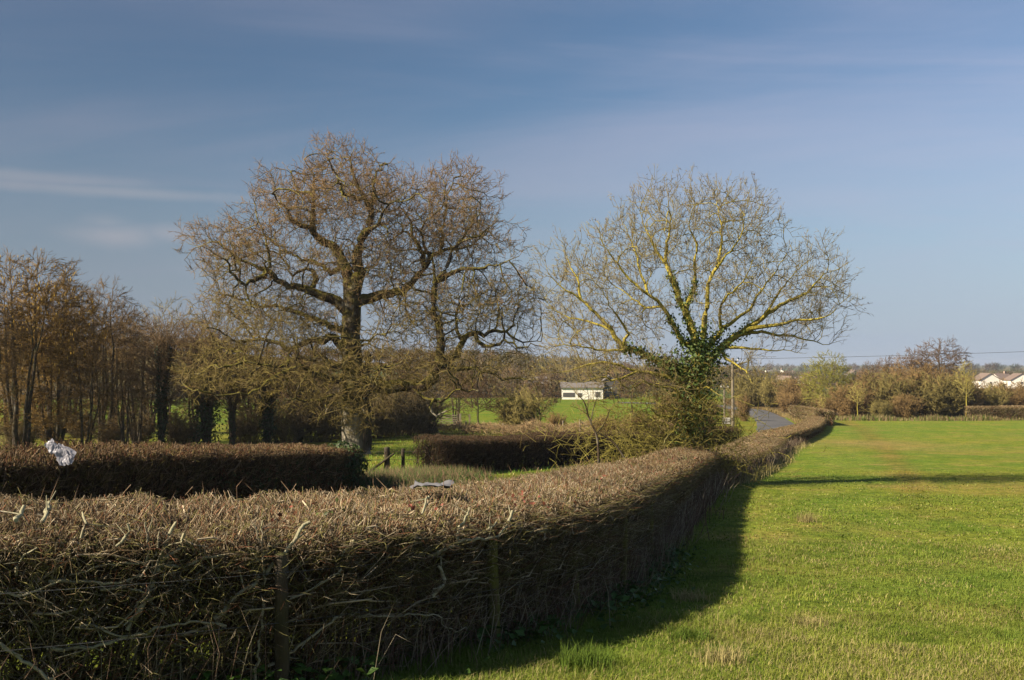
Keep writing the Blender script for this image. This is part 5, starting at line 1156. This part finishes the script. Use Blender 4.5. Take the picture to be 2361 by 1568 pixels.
n = 200; Y = np.repeat(np.array([1150, 1500, 1900, 2300]), n // 4) + r.uniform(-40, 40, n); X = (r.uniform(690, 1150, n) - 512) / F_PX * Y; P = np.stack([X, Y, ground(X, Y)], 1); far_wood('tree_line', P, r.uniform(5, 11, n), rand_cols(n, BRC + [(.06, .07, .05)]) * .8, 6, 'dark tree lines on the far ridges at the right horizon', thick=.04)
# bramble bank along the far side of the meadow
g = Geo(); n = 9000; t = r.random(n); pxs = np.interp(t, [0, .4, .45, .62, 1], [395, 436, 458, 520, 690]); Y = 88 + r.normal(0, 1.0, n) + np.interp(pxs, [395, 690], [2, -8]); X = (pxs - 512) / F_PX * Y
hz = (.35 + 1.0 * vnoise(X * .5, Y * .3, 8)) * r.random(n) ** .6; P = np.stack([X, Y, ground(X, Y) + hz], 1); d = norm(np.stack([r.normal(0, .8, n), r.normal(0, .6, n), r.normal(.5, .5, n)], 1))
cones(g, P - d * .15, P + d * .4, .022, c0=rand_cols(n, [(.24, .16, .10), (.20, .13, .085), (.27, .21, .13)])); tag(g.build('bramble_bank', M_twig), 'pinkish-brown bramble bank along the far meadow edge', 'brambles', kind='stuff')
# rough weeds between the lane and the gap
g = Geo(); n = 9000; Y = r.uniform(29, 36.5, n); X = np.interp(Y, [29, 37], [-4.4, -2.6]) + r.normal(.2, .9, n); keep = X < 0; X, Y = X[keep], Y[keep]; n = len(X)
P = np.stack([X, Y, ground(X, Y)], 1); d = norm(np.stack([r.normal(0, .5, n), r.normal(0, .4, n), np.ones(n)], 1)); h = r.uniform(.15, .55, n)[:, None]
cones(g, P, P + d * h, .012, c0=rand_cols(n, [(.15, .10, .055), (.19, .145, .075), (.10, .065, .04), (.05, .095, .02), (.05, .095, .02)])); tag(g.build('weeds', M_dry), 'tangle of dry brown weeds at the hedge gap', 'weeds', kind='stuff')

# ------------------------------------------------------------------ barn, houses, gate, poles, sign
M_white = flat_mat('white_render', (.74, .71, .63), .8, .08, 1.5); M_slate = flat_mat('slate_roof', (.14, .125, .115), .75, .15, 2); M_darkw = flat_mat('dark_boards_bay_shade', (.07, .065, .06), .8, .2, 2)
M_tile = flat_mat('tile_roof', (.17, .125, .10), .8, .15, 2); M_brick = flat_mat('pale_brick', (.36, .26, .2), .85, .12, 3); M_glass = flat_mat('window_dark', (.03, .035, .045), .2, .1, 1, .6)
def house(name, label, cat, px, py, Y, w, dpt, hw, hr, rz, wall, roof, wins=2, chim=True, gable_front=False, door=True, base_z=None):
    p = at(px, py, Y); o = thing(name, label, cat, p, rz)
    g = Geo(); boxg(g, (0, 0, hw / 2 - .8), (w, dpt, hw + 1.6)); wl = g.build('wall', wall, o, smooth=False)
    # gables
    for s in (-1, 1):
        g = Geo()
        if gable_front: g.add([[-w / 2, s * dpt / 2, hw], [w / 2, s * dpt / 2, hw], [0, s * dpt / 2, hr], [-w / 2, s * (dpt / 2 - .2), hw], [w / 2, s * (dpt / 2 - .2), hw], [0, s * (dpt / 2 - .2), hr]], tris=[[0, 1, 2], [5, 4, 3]], quads=[[0, 3, 4, 1], [1, 4, 5, 2], [2, 5, 3, 0]])
        else: g.add([[s * w / 2, -dpt / 2, hw], [s * w / 2, dpt / 2, hw], [s * w / 2, 0, hr], [s * (w / 2 - .2), -dpt / 2, hw], [s * (w / 2 - .2), dpt / 2, hw], [s * (w / 2 - .2), 0, hr]], tris=[[0, 1, 2], [5, 4, 3]], quads=[[0, 3, 4, 1], [1, 4, 5, 2], [2, 5, 3, 0]])
        g.build('gable', wall, o, smooth=False)
    g = Geo(); ov = .35; th = .18
    A, Bq = (w / 2 + ov, dpt / 2 + ov) if not gable_front else (dpt / 2 + ov, w / 2 + ov)
    half = dpt / 2 if not gable_front else w / 2; sl = (hr - hw) / half; ez = hw - sl * ov
    prof = np.array([[-half - ov, ez + .02], [0, hr + .02], [half + ov, ez + .02], [half + ov, ez + .02 + th], [0, hr + th + .02], [-half - ov, ez + .02 + th]])
    V = []
    for s in (-1, 1):
        for a, z in prof: V.append([s * A, a, z] if not gable_front else [a, s * A, z])
    Q = [[i, (i + 1) % 6, 6 + (i + 1) % 6, 6 + i] for i in range(6)] + [[0, 1, 4, 5], [1, 2, 3, 4], [6, 11, 10, 7], [7, 10, 9, 8]]
    g.add(V, quads=Q); rf = g.build('roof', roof, o, smooth=False)
    if chim:
        g = Geo(); boxg(g, ((w * .3 if not gable_front else 0), (0 if not gable_front else dpt * .25), hr + .3), (.9, .6, 1.6)); g.build('chimney', M_brick, rf, smooth=False)
    for k in range(wins):
        x = (k + 1) * w / (wins + 1) - w / 2
        g = Geo(); boxg(g, (x, -dpt / 2 - .03, hw * .6), (1.1, .1, 1.0)); wd = g.build('window', M_white, o, smooth=False)
        g = Geo(); boxg(g, (x, -dpt / 2 - .085, hw * .6), (.85, .03, .78)); g.build('pane', M_glass, wd, smooth=False)
    return o
barn = house('barn', 'long white barn with a grey roof behind the green pasture', 'barn', 582, 396.5, 250, 10.2, 7, 2.3, 3.5, R(-3), M_white, M_slate, wins=0, chim=False)
for x, w_, h_ in ((-3.3, 2.9, 1.05), (-.6, 1.0, .95), (3.8, 1.2, 1.25)):
    g = Geo(); boxg(g, (x, -3.53, h_ / 2), (w_, .1, h_)); g.build('opening_shade_panel', M_darkw, barn, smooth=False)  # dark panels on the wall, painting the shade inside the open bays
house('shed', 'dark boarded farm building joined to the right of the white barn', 'building', 609, 396.5, 254, 5.5, 7, 3.0, 5.3, R(-3), M_darkw, M_slate, wins=1, chim=False, gable_front=True)
house('farm_building', 'small pale farm building left of the white barn, half hidden by scrub', 'building', 536, 393, 268, 6, 6, 2.6, 4.2, R(10), M_brick, M_slate, wins=2, chim=False)
HZ = [(986, 387, 410, 8.5, 8, 3.0, 5.6, 0, M_white, M_tile, 1, False, True, 'white-gabled bungalow with a tiled roof at the right margin, left of two others'),
      (1001, 387, 420, 8, 8, 3.0, 5.6, 25, M_white, M_tile, 2, True, False, 'tiled bungalow with chimney between two white gables at the right margin'),
      (1018, 387, 405, 8.5, 8, 2.9, 5.4, -6, M_white, M_tile, 1, False, True, 'white-gabled bungalow nearest the right margin'),
      (785, 389, 420, 7, 7, 3, 5.4, 35, M_brick, M_tile, 2, False, True, 'brown-gabled house whose roof shows above the lane bend'),
      (800, 386, 560, 9, 8, 3, 5.6, 0, M_white, M_tile, 2, True, False, 'pale house behind the brown gable above the lane bend'),
      (755, 379, 850, 10, 8, 4.5, 7, 0, M_white, M_tile, 3, True, False, 'small white house far off left of the village cluster'),
      (772, 379, 880, 12, 9, 5, 8, 10, M_white, M_slate, 3, True, False, 'white house at the left of the distant village cluster'),
      (781, 379, 920, 10, 8, 5.5, 9, -20, M_white, M_tile, 3, True, True, 'white gabled house in the middle of the distant village cluster'),
      (790, 380, 860, 9, 8, 4.5, 7.5, 15, M_brick, M_tile, 2, True, False, 'brick house at the right of the distant village cluster'),
      (853, 381, 700, 9, 8, 4.5, 7.4, 5, M_brick, M_tile, 2, True, True, 'red-roofed house seen between the yellow-green bush and the round trees'),
      (866, 381, 720, 12, 8, 4.5, 7.2, -8, M_white, M_slate, 3, True, False, 'cream house beside the red-roofed one behind the thicket'),
      (925, 379, 800, 14, 8, 4.2, 6.6, 0, M_white, M_slate, 4, True, False, 'long white house glimpsed behind the round-crowned trees')]
for px, py, Y, w, d_, hw, hr, rz, wl, rf, wi, ch, gf, lab in HZ: house('house', lab, 'house', px, py, Y, w, d_, hw, hr, R(rz), wl, rf, wi, ch, gf)
# wooden poles and the line
def pole(px, py, Y, top, rad, label, arm=True):
    p = at(px, py, Y); p[2] = gz(p[0], Y); h = at(px, top, Y)[2] - p[2]; o = thing('utility_pole', label, 'pole', p, 0, 'wooden line poles')
    g = Geo(); tube(g, np.array([[0, 0, -.5], [0, 0, h * .5], [0, 0, h]]), [rad, rad * .9, rad * .8], 10); g.build('shaft', M_pole, o)
    g = Geo(); boxg(g, (0, -rad - .04, h - .3), (1.1, .08, .1)); a = g.build('crossarm', M_pole, o, smooth=False)
    for s in (-.45, .45):
        g = Geo(); tube(g, np.array([[s, -rad - .04, h - .25], [s, -rad - .04, h - .1]]), .05, 6); g.build('insulator', M_white, a)
    return p, h
pp1, ph1 = pole(733, 430, 99, 358, .16, 'wooden line pole on the grass verge beside the lane')
pole(724.5, 421, 128, 385, .14, 'short far wooden pole just left of the tall one')
end = np.array([76, 84, 0.]); zz_ = at(1024, 348, 92.7)[2]; end[2] = pp1[2] + ph1 + (zz_ - pp1[2] - ph1) / .485 + .25
for k, lab in enumerate(('upper overhead line running from the wooden pole to the right', 'lower overhead line running from the wooden pole to the right')):
    o_ = np.array([0, .45 * (1 if k else -1), -.1]); wire('overhead_line', [pp1 + np.array([0, 0, ph1]) + o_, end + o_], .016, lab, 'power line', sag=.006)
sp_ = at(726.5, 428.5, 97); sp_[2] = gz(sp_[0], 97); sg = thing('road_sign', 'small pale board on two short legs on the verge by the pole', 'sign', sp_)
g = Geo(); boxg(g, (0, 0, .7), (.75, .05, .6)); bd_ = g.build('board', flat_mat('sign_board', (.40, .38, .34)), sg, smooth=False)
g = Geo(); boxg(g, (-.1, -.035, .82), (.3, .012, .09)); boxg(g, (.02, -.035, .62), (.5, .012, .06)); g.build('faded_lettering', flat_mat('faded_ink', (.26, .23, .2)), bd_, smooth=False)
for s in (-.45, .45):
    g = Geo(); boxg(g, (s * .85, .06, .25), (.07, .07, .9)); g.build('leg', M_pole, sg, smooth=False)
# field gate and meadow fence posts
gp0 = at(441, 428.5, 112); gp0[2] = gz(gp0[0], 112); gate = thing('field_gate', 'wooden five-bar field gate at the far side of the meadow under the oak', 'gate', gp0)
for k in range(5):
    g = Geo(); boxg(g, (0, 0, .25 + k * .24), (3.6, .06, .1)); g.build('bar', M_pole, gate, smooth=False)
for x in (-1.8, 1.8, 0):
    g = Geo(); boxg(g, (x, .05, .7), (.1, .06, 1.25)); g.build('upright', M_pole, gate, smooth=False)
g = Geo(); boxg(g, (-2.15, 0, .65), (.22, .22, 1.5)); g.build('gatepost', M_pole, gate, smooth=False)
g = Geo(); boxg(g, (2.15, 0, .65), (.22, .22, 1.5)); g.build('gatepost', M_pole, gate, smooth=False)
g = Geo(); boxg(g, (3.2, 0, .65), (.18, .18, 1.4)); g.build('gatepost', M_pole, gate, smooth=False)
for i, (px, Y, h, lab) in enumerate(((418.5, 88, 1.6, 'pale wooden post with a yellow marker at the meadow gap'), (503, 86, 1.0, 'short fence post before the multi-stemmed bush'), (563, 84, 1.2, 'fence post below the pasture beside the braced post'), (580, 83, 1.3, 'pale straining post with a slanting brace below the barn'), (601, 82, 1.0, 'short fence post between the braced post and the yellow tree'), (466, 88, 1.1, 'pale post at the foot of the small bare tree'))):
    p = at(px, 430, Y); p[2] = gz(p[0], Y); o = thing('fence_post', lab, 'fence post', p, group='fence posts along the far meadow edge'); post_geo(h, .075, (0, 0), 60 + i).build('shaft', M_pole, o)
    if i == 3:
        g = Geo(); tube(g, np.array([[.08, 0, 1.1], [1.5, 0, .1]]), .05, 6); g.build('brace', M_pole, o)
    if i == 0:
        g = Geo(); boxg(g, (0, -.09, 1.35), (.2, .02, .2)); g.build('marker', flat_mat('yellow_marker', (.5, .36, .05)), o, smooth=False)

# ------------------------------------------------------------------ white bag and grey sheet
m, nt, b = new_mat('bag_plastic'); b.inputs['Base Color'].default_value = (.42, .41, .45, 1); b.inputs['Roughness'].default_value = .4
tr = nd(nt, 'ShaderNodeBsdfTranslucent'); tr.inputs['Color'].default_value = (.5, .5, .55, 1); mx = nd(nt, 'ShaderNodeMixShader'); mx.inputs[0].default_value = .35
nt.links.new(b.outputs[0], mx.inputs[1]); nt.links.new(tr.outputs[0], mx.inputs[2]); nt.links.new(mx.outputs[0], nt.nodes['Material Output'].inputs[0])
bgp = at(60, 452, 15.35)
bag = thing('plastic_bag', 'white torn plastic bag snagged on top of the dark lane hedge', 'plastic bag', bgp)
def crumple(c, s, seed, fold=.35, n=26):
    q = np.random.default_rng(seed); u, v = np.meshgrid(np.linspace(-1, 1, n), np.linspace(-1, 1, n)); w = fold * (vnoise(u * 1.6 + seed * 3.1, v * 1.2, seed) + .6 * np.abs(vnoise(u * 2.2 + v * 1.5 + seed, v * .7, seed + 1) - .5) * 2 + .25 * vnoise(u * 5, v * 4 + seed, 3)) - fold * .8
    rag = 1 + .28 * (vnoise(np.arctan2(v, u) * 2.2 + 5, u * 0 + seed) - .5); rr2 = np.maximum(np.abs(u), np.abs(v)); k = rag * (1 - .12 * rr2 * (np.abs(u * v)))
    return np.stack([u * k * s[0], w * s[1], v * k * s[2]], -1).reshape(-1, 3) + np.array(c), n
def sheet(g, V, n, th=.004):
    ii = np.arange(n * n).reshape(n, n); Q = np.stack([ii[:-1, :-1], ii[:-1, 1:], ii[1:, 1:], ii[1:, :-1]], -1).reshape(-1, 4); g.add(V, quads=Q, col=(1, 1, 1)); g.add(V + np.array([0, th, 0]), quads=Q[:, ::-1], col=(1, 1, 1))
def rotv(V, c, ang):
    ca, sa = math.cos(ang), math.sin(ang); W = V - c; return np.stack([W[:, 0] * ca - W[:, 2] * sa, W[:, 1], W[:, 0] * sa + W[:, 2] * ca], 1) + c
g = Geo()
for c, s, sd, an in (((-.15, -.02, .10), (.13, .16, .11), 1, -.9), ((.10, 0, .03), (.21, .14, .08), 2, -.5), ((-.02, .04, .03), (.12, .18, .10), 5, .4), ((.06, -.02, -.10), (.12, .12, .16), 3, .3), ((.17, -.02, -.14), (.10, .1, .10), 4, -.2)):
    V, n = crumple(c, s, sd); sheet(g, rotv(V, np.array(c), an), n)
g.build('film', m, bag); bag.scale = (.8, .8, .8)
_d = at(432, 491, 1.0); _Y = next(y for y in np.arange(8, 16, .02) if _d[0] * y <= hedge_x(y) - .95); gsp = np.array([_d[0] * _Y, _Y, 0.]); gsp[2] = gz(gsp[0], gsp[1]) + 1.42 * float(y_h(0, gsp)) + .02
m2 = flat_mat('grey_plastic', (.12, .12, .13), .95, .12, 4, .08)
gs = thing('plastic_sheet', 'creased grey plastic sheet lying on top of the foreground hedge', 'plastic sheet', gsp)
g = Geo(); V, n = crumple((0, 0, 0), (.21, .13, .22), 7, .5); V = V[:, [0, 2, 1]]; V[:, 2] += .03; sheet(g, V, n); g.build('film', m2, gs)

# ------------------------------------------------------------------ grass
def blades(g, X, Y, H, Wd, C, r, lean=.5, flop=None):
    n = len(X); P = np.stack([X, Y, ground(X, Y) - .01], 1); a = r.uniform(0, 6.283, n); f = np.stack([np.cos(a), np.sin(a), 0 * a], 1); s = np.stack([-np.sin(a), np.cos(a), 0 * a], 1)
    ln_ = np.abs(r.normal(lean, .5, n))[:, None] if flop is None else flop[:, None]
    H = H[:, None]; W = Wd[:, None] * .5; m_ = P + np.array([0, 0, 1]) * H * .55 + f * H * ln_ * .3; t = P + np.array([0, 0, 1]) * H * (1 - .25 * np.clip(ln_, 0, 2)) + f * H * ln_ * .9
    V = np.stack([P - s * W, P + s * W, m_ + s * W * .8, m_ - s * W * .8, t], 1).reshape(-1, 3); o = np.arange(n)[:, None] * 5
    g.add(V, quads=(o + np.array([[0, 1, 2, 3]])), tris=(o + np.array([[3, 2, 4]])), col=np.repeat(C, 5, 0))
r = np.random.default_rng(91)
GA, GB_, GS, GD = c_(.118, .182, .026), c_(.195, .208, .034), c_(.31, .26, .11), c_(.06, .105, .014)
def grass_cols(X, Y, r):
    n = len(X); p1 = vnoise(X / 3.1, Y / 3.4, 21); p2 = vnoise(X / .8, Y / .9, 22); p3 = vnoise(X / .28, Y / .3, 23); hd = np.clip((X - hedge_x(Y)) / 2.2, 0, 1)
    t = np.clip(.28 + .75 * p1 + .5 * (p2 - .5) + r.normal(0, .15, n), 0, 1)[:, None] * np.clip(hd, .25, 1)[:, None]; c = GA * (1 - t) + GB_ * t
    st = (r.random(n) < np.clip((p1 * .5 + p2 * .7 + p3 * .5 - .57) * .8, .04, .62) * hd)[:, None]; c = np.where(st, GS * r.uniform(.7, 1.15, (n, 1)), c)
    far_ = np.clip((Y - 14) / 20, 0, 1)[:, None]; c = c * (1 - far_ * .55) + (GA * .55 + GB_ * .45) * far_ * .55
    dk_ = (p3 * .6 + p2 * .4 < .3)[:, None]; c = np.where(dk_ & ~st, GD * .5 + c * .5, c); return c * r.uniform(.8, 1.2, (n, 1))
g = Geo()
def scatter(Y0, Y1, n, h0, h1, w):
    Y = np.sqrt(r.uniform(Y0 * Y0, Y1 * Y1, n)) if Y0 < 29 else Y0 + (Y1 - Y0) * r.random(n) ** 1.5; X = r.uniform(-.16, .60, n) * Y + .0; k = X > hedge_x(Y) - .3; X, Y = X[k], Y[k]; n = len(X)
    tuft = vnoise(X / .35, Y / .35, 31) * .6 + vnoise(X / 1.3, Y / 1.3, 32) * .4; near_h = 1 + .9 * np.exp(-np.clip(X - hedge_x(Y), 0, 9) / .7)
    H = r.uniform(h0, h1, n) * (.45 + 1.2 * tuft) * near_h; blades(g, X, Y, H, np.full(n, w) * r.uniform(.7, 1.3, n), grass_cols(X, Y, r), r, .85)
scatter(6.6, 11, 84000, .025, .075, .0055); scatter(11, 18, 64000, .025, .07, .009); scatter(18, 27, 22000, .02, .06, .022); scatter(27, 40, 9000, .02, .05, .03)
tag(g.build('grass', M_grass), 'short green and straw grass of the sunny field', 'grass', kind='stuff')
# tussocks standing out of the sward
TUS = [(585, 668, .30, 'green', 'bright green grass tussock in the hedge shadow at the bottom edge'), (722, 662, .25, 'straw', 'pale dry grass tussock at the bottom of the field'), (690, 640, .2, 'green', 'dark leafy tuft at the edge of the hedge shadow'), (806, 522, .35, 'straw', 'upright tuft of dead stalks out in the field'), (690, 600, .2, 'straw', 'small dry tuft near the hedge shadow'), (812, 625, .16, 'straw', 'flattened patch of bleached grass in the field')]
for i, (px, py, h, kd, lab) in enumerate(TUS):
    d = at(px, py, 1.0); Yb = min(np.arange(6, 60, .05), key=lambda y: abs(d[2] * y - gz(d[0] * y, y))); x0 = d[0] * Yb; p = np.array([x0, Yb, gz(x0, Yb)]); n = 420 if kd == 'green' else 240
    X = x0 + np.clip(r.normal(0, .11, n), -.2, .2); Y = Yb + np.clip(r.normal(0, .11, n), -.2, .2); g = Geo(); C = (GA * r.uniform(.55, 1.1, (n, 1)) if kd == 'green' else GS * r.uniform(.8, 1.4, (n, 1)))
    blades(g, X, Y, r.uniform(.5, 1, n) * h * .85, np.full(n, .006), C, r, .6); o = g.build('grass_tussock', M_grass, None, p); o.location = p; tag(o, lab, 'tussock')
# dry stalks and bramble stems at the foot of the hedge
g = Geo(); n = 3000; Y = np.concatenate([r.uniform(5.5, 18, 1300), r.uniform(18, 62, 1700)]); X = hedge_x(Y) + .08 + np.abs(r.normal(0, .22, n)) - .12; P = np.stack([X, Y, ground(X, Y)], 1)
d = norm(np.stack([r.normal(.1, .28, n), r.normal(.05, .25, n), np.ones(n)], 1)); h = r.uniform(.2, .85, n)[:, None]; m_ = P + d * h * .6; e = m_ + norm(d + r.normal(0, .35, (n, 3))) * h * .4
cc = rand_cols(n, [(.20, .15, .10), (.15, .095, .065), (.11, .07, .05), (.30, .25, .17)]); k = np.where(Y < 18, .0032, .008); prisms(g, P, m_, k, k * .8, 3, c0=cc); cones(g, m_, e, k * .8, c0=cc)
tag(g.build('dry_stalks', M_dry), 'dry brown stalks along the foot of the foreground hedge', 'dead stalks', kind='stuff')
# pale dead grass fringe further along
g = Geo(); n = 3200; Y = r.uniform(31, 62, n); X = hedge_x(Y) + r.normal(.3, .25, n); blades(g, X, Y, r.uniform(.1, .4, n) * (.3 + vnoise(Y / 3, Y * 0, 5)), np.full(n, .02), GS * r.uniform(.8, 1.3, (n, 1)), r, .3)
tag(g.build('dead_grass', M_grass), 'bleached dead grass fringe along the curving hedge', 'dead grass', kind='stuff')
g = Geo(); n = 5000; pxs = r.uniform(805, 1060, n); Y = 121.5 + r.normal(0, .9, n); X = (pxs - 512) / F_PX * Y; blades(g, X, Y, r.uniform(.25, .8, n) * (.4 + vnoise(X / 3, X * 0, 15)), np.full(n, .06), np.where(r.random((n, 1)) < .25, GA, c_(.24, .18, .09)) * r.uniform(.7, 1.3, (n, 1)), r, .3)
n = 1800; Y = r.uniform(92, 160, n); X = np.interp(Y, RP[:, 1], RP[:, 0]) + 2.4 + np.abs(r.normal(0, .5, n)); blades(g, X, Y, r.uniform(.15, .5, n), np.full(n, .06), c_(.25, .19, .08) * r.uniform(.7, 1.3, (n, 1)), r, .3)
tag(g.build('rough_grass', M_grass), 'tan rough grass fringing the far field edge and the lane verge', 'rough grass', kind='stuff')
# dock and cow-parsley leaves in the dark hedge foot
g = Geo(); n = 2600; Y = r.uniform(7, 16, n); X = hedge_x(Y) + r.normal(.1, .28, n); cl = vnoise(X * 1.5, Y * 1.5, 41); kk = cl > .5; X, Y = X[kk], Y[kk]; n = len(X)
leaves(g, np.stack([X, Y, ground(X, Y) + r.uniform(.03, .22, n)], 1), np.stack([r.normal(0, .5, n), r.normal(0, .5, n), np.ones(n)], 1), r.uniform(.05, .11, n), c_(.04, .08, .015) + r.random((n, 1)) * c_(.02, .04, .005)); tag(g.build('ground_ivy', M_leaf), 'low green leaves growing under the foreground hedge', 'weeds', kind='stuff')
# meadow grass tufts over the lane
g = Geo(); n = 13000; Y = r.uniform(34, 90, n); X = (r.uniform(340, 620, n) - 512) / F_PX * Y; blades(g, X, Y, r.uniform(.06, .16, n), np.full(n, .035), np.where(r.random((n, 1)) < .12, GS, GA * 1.2) * r.uniform(.8, 1.3, (n, 1)), r); tag(g.build('meadow_tufts', M_grass), 'short green grass of the meadow across the lane', 'grass', kind='stuff')

# ------------------------------------------------------------------ thin air haze over the whole valley
g = Geo(); boxg(g, (0, 3000, 7), (18800, 6500, 50)); hz_ = g.build('haze', None, None, smooth=False)
hm = bpy.data.materials.new('haze'); hm.use_nodes = True; hm.node_tree.nodes.clear()
pv = hm.node_tree.nodes.new('ShaderNodeVolumePrincipled'); pv.inputs['Color'].default_value = (.72, .82, 1.0, 1); pv.inputs['Density'].default_value = .00016; pv.inputs['Anisotropy'].default_value = .2
ho = hm.node_tree.nodes.new('ShaderNodeOutputMaterial'); hm.node_tree.links.new(pv.outputs[0], ho.inputs['Volume'])
hz_.data.materials.append(hm); tag(hz_, kind='stuff')
